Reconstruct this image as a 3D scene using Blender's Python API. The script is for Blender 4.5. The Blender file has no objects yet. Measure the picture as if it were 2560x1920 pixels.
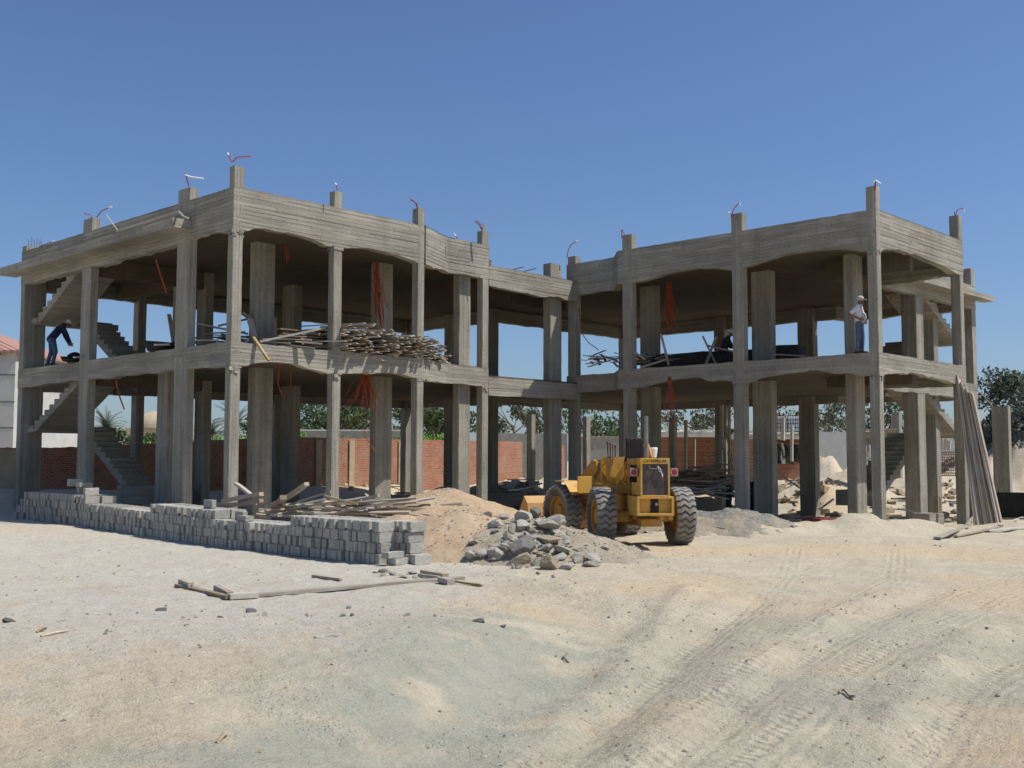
import bpy, math, random
import numpy as np
from mathutils import Vector, Matrix, Quaternion, noise as mn
sc = bpy.context.scene
R_ = math.radians
random.seed(7)
C = bpy.data.collections.new('site'); sc.collection.children.link(C)

# ------------------------------------------------------------ camera, sky, sun, exposure
cd = bpy.data.cameras.new('camera'); cam = bpy.data.objects.new('camera', cd); C.objects.link(cam)
CAM = (-16.198, -25.967, 1.989)
cam.location = CAM
YAW, PIT, ROL = R_(46.30), R_(3.992), R_(-0.129)
cam.rotation_euler = (Matrix.Rotation(-YAW, 3, 'Z') @ Matrix.Rotation(PIT + math.pi/2, 3, 'X') @ Matrix.Rotation(-ROL, 3, 'Z')).to_euler()
cd.sensor_width = 36.0; cd.lens = 2762.9/2560*36.0; cd.clip_start = 0.1; cd.clip_end = 9000
sc.camera = cam
sc.render.resolution_x = 1024; sc.render.resolution_y = 768

SUN_EL, SUN_AZ = R_(57.0), R_(143.0)      # azimuth clockwise from +Y
sdir = Vector((math.sin(SUN_AZ)*math.cos(SUN_EL), math.cos(SUN_AZ)*math.cos(SUN_EL), math.sin(SUN_EL)))
w = bpy.data.worlds.new("World"); sc.world = w; w.use_nodes = True
nt = w.node_tree; bg = nt.nodes['Background']
sky = nt.nodes.new('ShaderNodeTexSky'); sky.sky_type = 'NISHITA'; sky.sun_disc = False
sky.sun_elevation = SUN_EL; sky.sun_rotation = SUN_AZ
sky.air_density = 1.0; sky.dust_density = 0.9; sky.ozone_density = 4.5; sky.altitude = 0
tn = nt.nodes.new('ShaderNodeMix'); tn.data_type = 'RGBA'; tn.blend_type = 'MULTIPLY'; tn.inputs[0].default_value = 1.0; tn.inputs[7].default_value = (.86, .95, 1.11, 1)
nt.links.new(sky.outputs[0], tn.inputs[6]); nt.links.new(tn.outputs[2], bg.inputs[0]); bg.inputs[1].default_value = 0.100
sl = bpy.data.lights.new('sun', 'SUN'); sl.energy = 4.9; sl.angle = R_(0.53); sl.color = (1.0, 0.95, 0.87)
so = bpy.data.objects.new('sun', sl); C.objects.link(so); so.rotation_euler = (-sdir).to_track_quat('-Z', 'Y').to_euler()
so.location = (0, -20, 40)
sc.view_settings.view_transform = 'Standard'; sc.view_settings.look = 'None'
sc.view_settings.gamma = 1.0; sc.view_settings.exposure = 0.0

# ------------------------------------------------------------ helpers
def pix_dir(x, y):
    fw = Vector((math.sin(YAW)*math.cos(PIT), math.cos(YAW)*math.cos(PIT), math.sin(PIT)))
    rt = Vector((math.cos(YAW), -math.sin(YAW), 0)); up = rt.cross(fw)
    rt2 = math.cos(ROL)*rt + math.sin(ROL)*up; up2 = -math.sin(ROL)*rt + math.cos(ROL)*up
    return fw + rt2*((x-1280)/2762.9) - up2*((y-960)/2762.9)
def atd(x, y, d):                        # photograph measure -> point at depth d metres
    return Vector(CAM) + pix_dir(x, y)*d
def atz(x, y, z):
    d = pix_dir(x, y); return Vector(CAM) + d*((z-CAM[2])/d.z)
def aty(x, y, Y):
    d = pix_dir(x, y); return Vector(CAM) + d*((Y-CAM[1])/d.y)
def atx(x, y, X):
    d = pix_dir(x, y); return Vector(CAM) + d*((X-CAM[0])/d.x)

def n3(x, y, z, s=1.0): return mn.noise(Vector((x*s, y*s, z*s)))

def tag(o, label=None, cat=None, group=None, kind=None):
    if label: o['label'] = label
    if cat: o['category'] = cat
    if group: o['group'] = group
    if kind: o['kind'] = kind
    return o
def empty(name, loc=(0, 0, 0), rz=0):
    o = bpy.data.objects.new(name, None); C.objects.link(o); o.location = loc; o.rotation_euler = (0, 0, rz)
    o.empty_display_size = .2
    return o
class MB:
    def __init__(s): s.v = []; s.f = []; s.mi = []
    def add(s, vs, fs, mi=0):
        n = len(s.v); s.v += [tuple(v) for v in vs]; s.f += [tuple(i+n for i in f) for f in fs]; s.mi += [mi]*len(fs)
    def box(s, a, b, mi=0, M=None, jit=0):
        x0, y0, z0 = a; x1, y1, z1 = b
        vs = [Vector(p) for p in ((x0,y0,z0),(x1,y0,z0),(x1,y1,z0),(x0,y1,z0),(x0,y0,z1),(x1,y0,z1),(x1,y1,z1),(x0,y1,z1))]
        if jit: vs = [v + Vector([random.uniform(-jit, jit) for _ in range(3)]) for v in vs]
        if M: vs = [M @ v for v in vs]
        s.add(vs, [(0,3,2,1),(4,5,6,7),(0,1,5,4),(1,2,6,5),(2,3,7,6),(3,0,4,7)], mi)
    def prism(s, poly, z0, z1, mi=0, M=None):          # poly CCW in xy
        n = len(poly)
        vs = [Vector((p[0], p[1], z0)) for p in poly] + [Vector((p[0], p[1], z1)) for p in poly]
        if M: vs = [M @ v for v in vs]
        fs = [tuple(range(n-1, -1, -1)), tuple(range(n, 2*n))] + [(i, (i+1) % n, n+(i+1) % n, n+i) for i in range(n)]
        s.add(vs, fs, mi)
    def bar(s, p, q, w, h, mi=0, up=(0, 0, 1), bend=0, seg=1, jit=0):   # beam of section w x h from p to q
        p = Vector(p); q = Vector(q); d = (q-p).normalized(); u = Vector(up)
        if abs(d.dot(u)) > .98: u = Vector((1, 0, 0))
        sx = d.cross(u).normalized(); sz = sx.cross(d).normalized()
        vs = []; fs = []
        for i in range(seg+1):
            t = i/seg; c = p.lerp(q, t) + sz*bend*4*t*(1-t)
            for a, b in ((-1,-1),(1,-1),(1,1),(-1,1)):
                vs.append(c + sx*(a*w/2 + random.uniform(-jit, jit)) + sz*(b*h/2 + random.uniform(-jit, jit)))
        fs.append((0,1,2,3)); n = seg*4; fs.append((n+3,n+2,n+1,n))
        for i in range(seg):
            for k in range(4):
                a = i*4+k; b = i*4+(k+1) % 4; fs.append((a, a+4, b+4, b))
        s.add(vs, fs, mi)
    def tube(s, pts, r, n=8, mi=0, cap=True):
        pts = [Vector(p) for p in pts]; m = len(pts); rs = r if isinstance(r, (list, tuple)) else [r]*m
        vs = []; fs = []; ref = None
        for i, p in enumerate(pts):
            d = (pts[min(i+1, m-1)] - pts[max(i-1, 0)]).normalized()
            if ref is None: ref = Vector((0, 0, 1)) if abs(d.z) < .9 else Vector((1, 0, 0))
            a = d.cross(ref).normalized(); b = a.cross(d).normalized(); ref = b
            for k in range(n):
                t = 2*math.pi*k/n; vs.append(p + a*math.cos(t)*rs[i] + b*math.sin(t)*rs[i])
        for i in range(m-1):
            for k in range(n):
                fs.append((i*n+k, i*n+(k+1) % n, (i+1)*n+(k+1) % n, (i+1)*n+k))
        if cap: fs.append(tuple(range(n-1, -1, -1))); fs.append(tuple((m-1)*n+k for k in range(n)))
        s.add(vs, fs, mi)
    def lathe(s, prof, n=24, M=None, mi=0, close=False):   # prof (r,z)
        vs = []; fs = []; m = len(prof)
        for k in range(n):
            t = 2*math.pi*k/n
            for r, z in prof: vs.append(Vector((r*math.cos(t), r*math.sin(t), z)))
        if M: vs = [M @ v for v in vs]
        for k in range(n):
            k2 = (k+1) % n
            for i in range(m-1 if not close else m):
                j = (i+1) % m; fs.append((k*m+i, k2*m+i, k2*m+j, k*m+j))
        s.add(vs, fs, mi)
    def mesh(s, name, mats, smooth=False):
        me = bpy.data.meshes.new(name); me.from_pydata(s.v, [], s.f)
        for m in (mats if isinstance(mats, (list, tuple)) else [mats]): me.materials.append(m)
        if any(s.mi): me.polygons.foreach_set('material_index', s.mi)
        if smooth: me.polygons.foreach_set('use_smooth', [True]*len(me.polygons))
        me.update(); return me
    def build(s, name, mats, parent=None, smooth=False, loc=None, bevel=0):
        o = bpy.data.objects.new(name, s.mesh(name, mats, smooth)); C.objects.link(o)
        if parent: o.parent = parent
        if loc: o.location = loc
        if bevel:
            b = o.modifiers.new('b', 'BEVEL'); b.width = bevel; b.segments = 2; b.limit_method = 'ANGLE'; b.harden_normals = False
        return o
def obj(name, me, parent=None, loc=(0, 0, 0), rot=(0, 0, 0), scale=(1, 1, 1)):
    o = bpy.data.objects.new(name, me); C.objects.link(o); o.parent = parent; o.location = loc; o.rotation_euler = rot; o.scale = scale
    return o

# ------------------------------------------------------------ materials
class NT:
    def __init__(s, name):
        s.m = bpy.data.materials.new(name); s.m.use_nodes = True; s.t = s.m.node_tree; s.b = s.t.nodes['Principled BSDF']
        s.b.inputs['Roughness'].default_value = .9; s.b.inputs['Specular IOR Level'].default_value = .25
    def n(s, ty, **k):
        o = s.t.nodes.new('ShaderNode'+ty)
        for a, b in k.items():
            if a in o.inputs.keys() or isinstance(a, int): o.inputs[a].default_value = b
            else: setattr(o, a, b)
        return o
    def l(s, a, b): s.t.links.new(a, b); return b
    def pos(s, obj=True, scale=(1, 1, 1)):
        tc = s.n('TexCoord'); mp = s.n('Mapping'); mp.inputs['Scale'].default_value = scale
        s.l(tc.outputs['Object' if obj else 'Generated'], mp.inputs[0]); return mp.outputs[0]
    def world(s, scale=(1, 1, 1)):
        g = s.n('NewGeometry'); mp = s.n('Mapping'); mp.inputs['Scale'].default_value = scale
        s.l(g.outputs['Position'], mp.inputs[0]); return mp.outputs[0]
    def noise(s, vec, scale, detail=5, rough=.6):
        o = s.n('TexNoise'); o.inputs['Scale'].default_value = scale; o.inputs['Detail'].default_value = detail; o.inputs['Roughness'].default_value = rough
        if vec is not None: s.l(vec, o.inputs['Vector'])
        return o.outputs[0]
    def ramp(s, fac, stops, interp='LINEAR'):
        r = s.n('ValToRGB'); r.color_ramp.interpolation = interp; e = r.color_ramp.elements
        while len(e) < len(stops): e.new(.5)
        for i, (p, c) in enumerate(stops):
            e[i].position = p; e[i].color = (c[0], c[1], c[2], 1) if isinstance(c, (tuple, list)) else (c, c, c, 1)
        s.l(fac, r.inputs[0]); return r.outputs[0]
    def math(s, op, a, b=0.0, c=0.0, clamp=False):
        o = s.n('Math', operation=op); o.use_clamp = clamp
        for i, q in enumerate((a, b, c)):
            if isinstance(q, (int, float)): o.inputs[i].default_value = q
            else: s.l(q, o.inputs[i])
        return o.outputs[0]
    def mix(s, fac, a, b, mode='MIX'):
        o = s.n('Mix', data_type='RGBA', blend_type=mode)
        for i, q in ((0, fac), (6, a), (7, b)):
            if isinstance(q, (int, float)): o.inputs[i].default_value = q
            elif isinstance(q, (tuple, list)): o.inputs[i].default_value = (q[0], q[1], q[2], 1)
            else: s.l(q, o.inputs[i])
        return o.outputs[2]
    def bump(s, h, strength=.5, dist=.02, prev=None):
        o = s.n('Bump'); o.inputs['Strength'].default_value = strength; o.inputs['Distance'].default_value = dist
        s.l(h, o.inputs['Height'])
        if prev is not None: s.l(prev, o.inputs['Normal'])
        s.l(o.outputs[0], s.b.inputs['Normal']); return o.outputs[0]
    def col(s, c):
        if isinstance(c, (tuple, list)): s.b.inputs['Base Color'].default_value = (c[0], c[1], c[2], 1)
        else: s.l(c, s.b.inputs['Base Color'])
def simple(name, c, rough=.8, var=.25, nscale=6, bump=.3, metal=0, spec=.25, dist=.01, c2=None):
    k = NT(name); p = k.pos(); n = k.noise(p, nscale, 6, .65)
    lo = tuple(x*(1-var) for x in c); hi = c2 or tuple(min(1, x*(1+var)) for x in c)
    k.col(k.ramp(n, [(.3, lo), (.7, hi)]))
    k.b.inputs['Roughness'].default_value = rough; k.b.inputs['Metallic'].default_value = metal; k.b.inputs['Specular IOR Level'].default_value = spec
    if bump: k.bump(k.noise(p, nscale*5, 5, .7), bump, dist)
    return k.m

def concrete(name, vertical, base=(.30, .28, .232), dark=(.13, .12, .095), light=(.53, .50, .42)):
    k = NT(name); g = k.world()
    sp = k.n('SeparateXYZ'); k.l(g, sp.inputs[0])
    warp = k.noise(g, .9, 3)
    if vertical: cc = k.math('ADD', sp.outputs[0], k.math('MULTIPLY', sp.outputs[1], 1.13)); mscale = (9, 9, .35)
    else: cc = sp.outputs[2]; mscale = (.55, .55, 11)
    bc = k.math('MULTIPLY_ADD', cc, 8.6 if not vertical else 9.5, k.math('MULTIPLY', warp, .14))
    fl = k.math('FLOOR', bc); fr = k.math('FRACT', bc)
    al = k.math('ADD', sp.outputs[0], sp.outputs[1]) if not vertical else sp.outputs[2]
    pan = k.math('FLOOR', k.math('MULTIPLY_ADD', al, .38 if not vertical else .3, k.math('MULTIPLY', fl, .37)))
    wn = k.n('TexWhiteNoise', noise_dimensions='1D'); k.l(k.math('MULTIPLY_ADD', pan, 13.7, fl), wn.inputs['W'])
    seam = k.ramp(fr, [(0, 0.), (.07, 1.), (.93, 1.), (1., 0.)])
    st = k.noise(k.world(mscale), 1.0, 6, .62)
    blot = k.noise(g, .55, 5, .6); fine = k.noise(g, 14, 6, .7)
    c1 = k.ramp(st, [(.28, dark), (.5, base), (.72, light)])
    c2 = k.mix(.4, c1, k.ramp(blot, [(.35, dark), (.65, light)]))
    c3 = k.mix(k.math('MULTIPLY', wn.outputs[0], .42), c2, dark)
    drip = k.ramp(k.noise(k.world((1.6, 1.6, .16)), 1.0, 5, .7), [(.56, 0.), (.68, 1.)]); c3 = k.mix(k.math('MULTIPLY', drip, .38), c3, (.12, .115, .10))
    pale = k.ramp(k.noise(g, 2.1, 6, .7), [(.60, 0.), (.70, 1.)])
    c3 = k.mix(k.math('MULTIPLY', pale, .35), c3, (.50, .475, .42))
    c4 = k.mix(k.math('MULTIPLY_ADD', seam, -.32, .32), c3, (.10, .09, .075))
    pit = k.ramp(k.noise(g, 32, 4, .7), [(.66, 0.), (.74, 1.)])
    c5 = k.mix(k.math('MULTIPLY', pit, .45), c4, (.12, .11, .09))
    k.col(k.mix(.25, c5, k.ramp(fine, [(.3, dark), (.7, light)])))
    h = k.math('ADD', k.math('MULTIPLY', seam, .55), k.math('ADD', k.math('MULTIPLY', st, .9), k.math('MULTIPLY', fine, .55)))
    h = k.math('ADD', h, k.math('MULTIPLY', wn.outputs[0], .25))
    k.bump(h, .75, .022); k.b.inputs['Roughness'].default_value = .92
    return k.m
MCH = concrete('board_formed_concrete', False)
MCV = concrete('concrete_column', True)
MCI = concrete('concrete_ceiling_shade', True, base=(.115, .092, .062), dark=(.07, .055, .037), light=(.16, .13, .09))  # concrete coloured darker and browner, interior shade put into the slabs and beams
MREBAR = simple('rusty_steel', (.16, .08, .045), .8, .3, 20, .3)
MORANGE = simple('orange_plastic_conduit', (.34, .075, .035), .8, .4, 9, .1)
MWHITE = simple('white_plastic', (.78, .77, .74), .6, .08, 8, .1)

def wood(name, c, d):
    k = NT(name); oi = k.n('ObjectInfo'); p = k.pos(True, (1.2, 22, 22)); n = k.noise(p, 1.5, 6, .65)
    c1 = k.ramp(n, [(.3, d), (.68, c)])
    v = k.math('MULTIPLY_ADD', oi.outputs['Random'], .75, .55)
    hsv = k.n('HueSaturation'); k.l(v, hsv.inputs['Value']); k.l(k.math('MULTIPLY_ADD', oi.outputs['Random'], -.5, 1.15), hsv.inputs['Saturation']); k.l(c1, hsv.inputs['Color'])
    gy = k.ramp(k.noise(k.pos(), 3., 5), [(.45, 0.), (.62, 1.)])
    k.col(k.mix(k.math('MULTIPLY', gy, .5), hsv.outputs[0], (.38, .36, .32)))
    k.bump(n, .5, .006); return k.m
MWOOD = wood('weathered_plank', (.52, .41, .28), (.25, .18, .115))
MWOODG = wood('grey_plank', (.54, .485, .385), (.30, .26, .195))
MWOODN = wood('fresh_pine', (.62, .42, .20), (.42, .26, .11))

def brick(name, c1, c2, mortar, dirt=.4):
    k = NT(name); g = k.n('NewGeometry'); sp = k.n('SeparateXYZ'); k.l(g.outputs['Position'], sp.inputs[0])
    cb = k.n('CombineXYZ'); k.l(k.math('ADD', sp.outputs[0], sp.outputs[1]), cb.inputs[0]); k.l(sp.outputs[2], cb.inputs[1])
    wv = k.noise(g.outputs['Position'], 5, 4); 
    ad = k.n('VectorMath', operation='ADD'); k.l(cb.outputs[0], ad.inputs[0])
    sc_ = k.n('VectorMath', operation='SCALE'); w2 = k.n('TexNoise'); w2.inputs['Scale'].default_value = 6; k.l(g.outputs['Position'], w2.inputs['Vector'])
    k.l(w2.outputs['Color'], sc_.inputs[0]); sc_.inputs['Scale'].default_value = .085; k.l(sc_.outputs[0], ad.inputs[1])
    b = k.n('TexBrick'); k.l(ad.outputs[0], b.inputs['Vector'])
    for a, q in (('Scale', 1.0), ('Mortar Size', .012), ('Brick Width', .24), ('Row Height', .085), ('Bias', .0), ('Mortar Smooth', .3)): b.inputs[a].default_value = q
    b.inputs['Color1'].default_value = (*c1, 1); b.inputs['Color2'].default_value = (*c2, 1); b.inputs['Mortar'].default_value = (*mortar, 1)
    n = k.noise(g.outputs['Position'], 1.9, 6, .7)
    c = k.mix(k.math('MULTIPLY', k.ramp(n, [(.42, 0.), (.66, 1.)]), dirt), b.outputs['Color'], mortar)
    n2 = k.ramp(k.noise(g.outputs['Position'], 9, 5, .7), [(.6, 0.), (.72, 1.)])
    c = k.mix(k.math('MULTIPLY', n2, .5), c, (.10, .06, .045))
    k.col(c); k.bump(k.math('ADD', b.outputs['Fac'], k.math('MULTIPLY', k.noise(g.outputs['Position'], 18, 4), -.8)), -.8, .02); return k.m
MBRICK = brick('red_brick', (.42, .15, .08), (.27, .09, .05), (.42, .30, .22), .55)
# ------------------------------------------------------------ ground
def ss(a, b, x):
    t = min(1, max(0, (x-a)/(b-a))); return t*t*(3-2*t)
def hill(x, y, cx, cy, rx, ry, h, rot=0, p=1.0):
    c, s = math.cos(rot), math.sin(rot); dx, dy = x-cx, y-cy
    u = (dx*c+dy*s)/rx; v = (-dx*s+dy*c)/ry; r = math.sqrt(u*u+v*v)
    return h*max(0, 1-r)**p if r < 1 else 0
def smh(x, y, cx, cy, rx, ry, h, rot=0):
    c, s = math.cos(rot), math.sin(rot); dx, dy = x-cx, y-cy
    u = (dx*c+dy*s)/rx; v = (-dx*s+dy*c)/ry
    return h*math.exp(-(u*u+v*v)*1.4)
def cam_uv(x, y):                      # metres to the right of and ahead of the photographer's spot
    dx, dy = x-CAM[0], y-CAM[1]
    return dx*math.cos(YAW)-dy*math.sin(YAW), dx*math.sin(YAW)+dy*math.cos(YAW)
HILLS = []
def addhill(px, py, z, d, rx, ry, h, rot=0):
    p = atd(px, py, d); HILLS.append((p.x, p.y, rx, ry, h, rot))
# excavated banks and heaps behind and inside the building
addhill(1290, 1180, 0, 50, 5, 4, 1.0); addhill(1340, 1180, 0, 60, 6, 5, 1.3)
addhill(960, 1180, 0, 48, 3.5, 3.0, .3)
addhill(1060, 1180, 0, 56, 4, 2.2, .6)
addhill(2005, 1180, 0, 56, 6, 3, .7); addhill(2150, 1180, 0, 66, 6, 4, 1.2); addhill(2060, 1180, 0, 72, 2, 2, 2.2)
addhill(2340, 1180, 0, 58, 6, 4, 1.1); addhill(1780, 1180, 0, 60, 5, 5, .6); addhill(1760, 1180, 0, 46, 2.4, 2.0, .9)
addhill(2100, 1180, 0, 52, 3.0, 2.4, .8)
addhill(2760, 1180, 0, 60, 5.2, 9, 5.2)
# low sand heaps along the front of the right wing
addhill(1930, 1300, 0, 29.5, 1.3, .9, .22); addhill(2120, 1290, 0, 30.5, 2.6, 1.2, .48, -.8); addhill(2290, 1300, 0, 31, 2.0, .8, .18, -.8)
addhill(1760, 1300, 0, 30.5, 2.2, 1.4, .25); addhill(1660, 1300, 0, 31.5, 2.4, 1.6, .42); addhill(1840, 1320, 0, 30, 1.2, .9, .3)
addhill(2520, 1290, 0, 33, 2.5, 1.5, .25)
addhill(1170, 1300, 0, 34, 2.2, 2.0, .35)
def ridge(u, v, pts, w, h):            # smooth low ridge along a polyline in (u right, v ahead)
    best = 9e9
    for (a, b), (c, d) in zip(pts[:-1], pts[1:]):
        ex, ey = c-a, d-b; t = max(0, min(1, ((u-a)*ex+(v-b)*ey)/(ex*ex+ey*ey)))
        q = (u-a-ex*t)**2+(v-b-ey*t)**2
        if q < best: best = q
    return h*math.exp(-best/(w*w))
def uvp(px, py, z=0.0):
    p = atz(px, py, z); return cam_uv(p.x, p.y)
RID = [([uvp(1740, 1470), uvp(1640, 1570), uvp(1500, 1700), uvp(1350, 1840), uvp(1180, 2050)], .26, .075),
       ([uvp(2200, 1500), uvp(2000, 1620), uvp(1800, 1740), uvp(1560, 1930)], .3, .05),
       ([uvp(2440, 1600), uvp(2290, 1740), uvp(2180, 1930)], .25, .06),
       ([uvp(1240, 1440), uvp(1400, 1490), uvp(1560, 1530)], .35, .06)]
RUT = [([uvp(2330, 1480), uvp(2060, 1620), uvp(1850, 1760), uvp(1650, 1930)], .28, -.06),
       ([uvp(1900, 1500), uvp(1700, 1640), uvp(1500, 1780), uvp(1350, 1930)], .30, -.09),
       ([uvp(2700, 1560), uvp(2420, 1720), uvp(2260, 1930)], .35, -.06),
       ([uvp(1560, 1560), uvp(1480, 1640), uvp(1300, 1760), uvp(1000, 1930)], .9, -.20)]
def gz(x, y, fine=True):
    u, v = cam_uv(x, y); z = 0.0
    z += .26*ss(-4, 6, y-.15*x)*ss(6, -4, x)           # the left side lies a little higher
    z += smh(x, y, -4, -2, 9, 9, .05)
    z -= .38*ss(17, 24, x)*ss(-13, -8, y)*ss(34, 28, x)
    if y > 14: z += .75*ss(14.0, 15.6, y)*ss(24, 14, x)
    for h in HILLS:
        if abs(x-h[0]) < 2.6*max(h[2], h[3]) and abs(y-h[1]) < 2.6*max(h[2], h[3]): z += smh(x, y, *h)*(1+.45*n3(x, y, 3, .8)+.25*n3(x, y, 6, 2.2))
    r = math.hypot(u, v)
    dm = 1-math.exp(-((x+2.2)/2.2)**2)*ss(-12.5, -10, y)*ss(13, 11, y)
    z += dm*(.16*n3(x, y, 0, .11)*ss(3, 12, r) + .06*n3(x, y, 3, .35))
    if fine:
        z += .03*n3(x, y, 5, 1.1) + .018*n3(x, y, 9, 3.7) + .011*n3(x, y, 2, 9.0) + .005*n3(x, y, 6, 21.0)*ss(20, 10, r)
        q = mn.noise(Vector((x*2.3, y*2.3, 1.7))); z += .03*max(0, q-.25)
    if 3 < v < 26:
        for pts, w_, h_ in RID: z += ridge(u, v, pts, w_, h_)*(1+.9*n3(x, y, 4, 2.5))
        for pts, w_, h_ in RUT: z += ridge(u, v, pts, w_, h_)
        # hump at the lower left that falls away to the lane
        z += .40*ss(.8, -1.5, u-(.12*(v-8)))*ss(15.0, 10, v)
    return z
def lerp3(a, b, t): return tuple(p+(q-p)*t for p, q in zip(a, b))
def blobc(x, y, s, o): return .5+.5*mn.fractal(Vector((x*s+o, y*s-o, o)), 1.0, 2.1, 4)
TRK = [[uvp(2560, 1420), uvp(2330, 1500), uvp(2060, 1640), uvp(1850, 1775), uvp(1650, 1940)], [uvp(2560, 1475), uvp(2400, 1560), uvp(2150, 1700), uvp(1950, 1850), uvp(1860, 1940)],
       [uvp(1990, 1370), uvp(1960, 1440), uvp(1880, 1540), uvp(1650, 1690), uvp(1450, 1830), uvp(1330, 1940)], [uvp(2250, 1370), uvp(2240, 1440), uvp(2120, 1540), uvp(1900, 1690), uvp(1700, 1820)], [uvp(2700, 1600), uvp(2450, 1740), uvp(2290, 1930)]]
def track(u, v):
    best = (9, 0, 0); sec = 9
    for pts in TRK:
        L0 = 0; cur = (9, 0, 0)
        for (a, b), (c, d) in zip(pts[:-1], pts[1:]):
            ex, ey = c-a, d-b; l = math.hypot(ex, ey); t = max(0, min(1, ((u-a)*ex+(v-b)*ey)/(l*l))); dx, dy = u-a-ex*t, v-b-ey*t; q = math.hypot(dx, dy)
            cur = min(cur, (q, L0+t*l, (ex*dy-ey*dx)/l))
            L0 += l
        if cur[0] < best[0]: sec = best[0]; best = cur
        else: sec = min(sec, cur[0])
    return (best[1], best[2], ss(.32, .2, best[0])*ss(.03, .2, sec-best[0]))
def build_ground():
    az = [];  a = -180.0
    front = -math.degrees(math.pi/2-YAW)
    a = 0.0; seq = []
    while a < 360:
        d = (a-0+180) % 360-180
        seq.append(a); a += .17 if abs(d) < 31 else (.6 if abs(d) < 60 else 3.0)
    rr = []; r = 1.2
    while r < 100: rr.append(r); r *= 1.0105 if r < 45 else 1.016
    while r < 7000: rr.append(r); r *= 1.25
    rr.append(7000)
    nA, nR = len(seq), len(rr)
    vs = [(CAM[0], CAM[1], gz(CAM[0], CAM[1]))]
    cols = [(0, 0, 0, 1)]; trk = [(0, 0, 0)]
    def blobs(x, y, u, v):
        n1 = blobc(x, y, .22, 3); n2 = blobc(x, y, .6, 9); n4 = blobc(x, y, 1.7, 5)
        # grey cement dust: left and around the block stack
        dust = ss(.5, -2.5, u-.10*(v-12)+2.2*(n2-.5))*ss(7.5, 11.5, v+3*(n1-.5))*ss(40, 24, v)
        dust *= ss(.33, .55, n1*.5+n4*.5+.12)
        band = math.exp(-((v-(10.2-.12*u))/1.3)**2)*ss(2, -1.5, u)*ss(.30, .55, n4)
        dust = max(dust, band*.9)*.8
        # damp grey green clay in the lane
        lane = math.exp(-((u-(.16-.20*(12.3-v)))/1.12)**2)*ss(14.2, 12.2, v+1.5*(n2-.5))*1.25
        rt = ss(.8, 2.5, u)*ss(17, 10.0, v)*.55*ss(.35, .62, n2)
        clay = min(1, max(lane*ss(.30, .56, n2*.5+n4*.5), rt))
        org = max(ss(.48, .7, n1), .8*ss(.3, -2.0, u+.28*(12-v))*ss(12, 9.5, v)*ss(.3, .5, n2))*(1-clay)
        return dust, clay, org
    for a in seq:
        b = YAW+R_(a); sx, sy = math.sin(b), math.cos(b)
        d = (a+180) % 360-180
        for r in rr:
            x, y = CAM[0]+r*sx, CAM[1]+r*sy
            if r < 100 and abs(d) < 60: z = gz(x, y)
            elif r < 300: z = .05*n3(x, y, 0, .1)
            else: z = 0
            if r > 100: z -= .1
            u, v = cam_uv(x, y)
            vs.append((x, y, z)); trk.append(track(u, v) if (4 < v < 28 and abs(d) < 40) else (0, 0, 0)); cols.append((*blobs(x, y, u, v), 1) if (r < 60 and abs(d) < 60) else (0, 0, .3, 1))
    fs = []
    for i in range(nA):
        j = (i+1) % nA; A = 1+i*nR; B = 1+j*nR
        fs.append((0, A, B) if False else (0, B, A))
        for k in range(nR-1): fs.append((A+k, B+k, B+k+1, A+k+1))
    me = bpy.data.meshes.new('ground'); me.from_pydata(vs, [], fs)
    ca = me.color_attributes.new('soil', 'FLOAT_COLOR', 'POINT'); ca.data.foreach_set('color', [c for q in cols for c in q])
    ta = me.attributes.new('track', 'FLOAT_VECTOR', 'POINT'); ta.data.foreach_set('vector', [c for q in trk for c in q])
    me.polygons.foreach_set('use_smooth', [True]*len(me.polygons))
    k = NT('bare_desert_soil'); g = k.world()
    at = k.n('Attribute'); at.attribute_name = 'soil'; sp = k.n('SeparateColor'); k.l(at.outputs['Color'], sp.inputs[0])
    n1 = k.noise(g, .8, 6, .65); n2 = k.noise(g, 6, 6, .7); n3_ = k.noise(g, 30, 5, .75)
    base = k.ramp(n1, [(.3, SOIL[0]), (.7, SOIL[1])])
    base = k.mix(k.math('MULTIPLY', sp.outputs[2], .75), base, SOIL[2])
    br = k.noise(g, 3.0, 6, .7)
    f1 = k.math('MULTIPLY', sp.outputs[0], k.ramp(br, [(.3, .35), (.6, 1.)]), clamp=True)
    base = k.mix(f1, base, SOIL[3])
    f2 = k.math('MULTIPLY', sp.outputs[1], k.ramp(br, [(.28, .5), (.55, 1.)]), clamp=True)
    base = k.mix(f2, base, SOIL[4])
    base = k.mix(.5, base, k.ramp(n2, [(.3, .34), (.7, .72)]), 'SOFT_LIGHT')
    base = k.mix(.55, base, k.ramp(n3_, [(.3, .30), (.7, .74)]), 'SOFT_LIGHT')
    vo = k.n('TexVoronoi', feature='F1'); vo.inputs['Scale'].default_value = 26; k.l(g, vo.inputs['Vector'])
    peb = k.math('MULTIPLY', k.ramp(vo.outputs['Distance'], [(.10, 1.), (.22, 0.)]), k.ramp(k.noise(g, 1.3, 4), [(.48, 0.), (.62, 1.)]))
    base = k.mix(k.math('MULTIPLY', peb, .5), base, k.mix(.5, (.30, .26, .20), vo.outputs['Color']))
    k.col(base)
    h = k.math('ADD', k.math('MULTIPLY', n2, 1.2), k.math('MULTIPLY', n3_, .55)); h = k.math('ADD', h, k.math('MULTIPLY', peb, .6))
    h = k.math('ADD', h, k.math('MULTIPLY', k.noise(g, 90, 3, .7), .2))
    tt = k.n('Attribute'); tt.attribute_name = 'track'; ts = k.n('SeparateXYZ'); k.l(tt.outputs['Vector'], ts.inputs[0])
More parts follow.
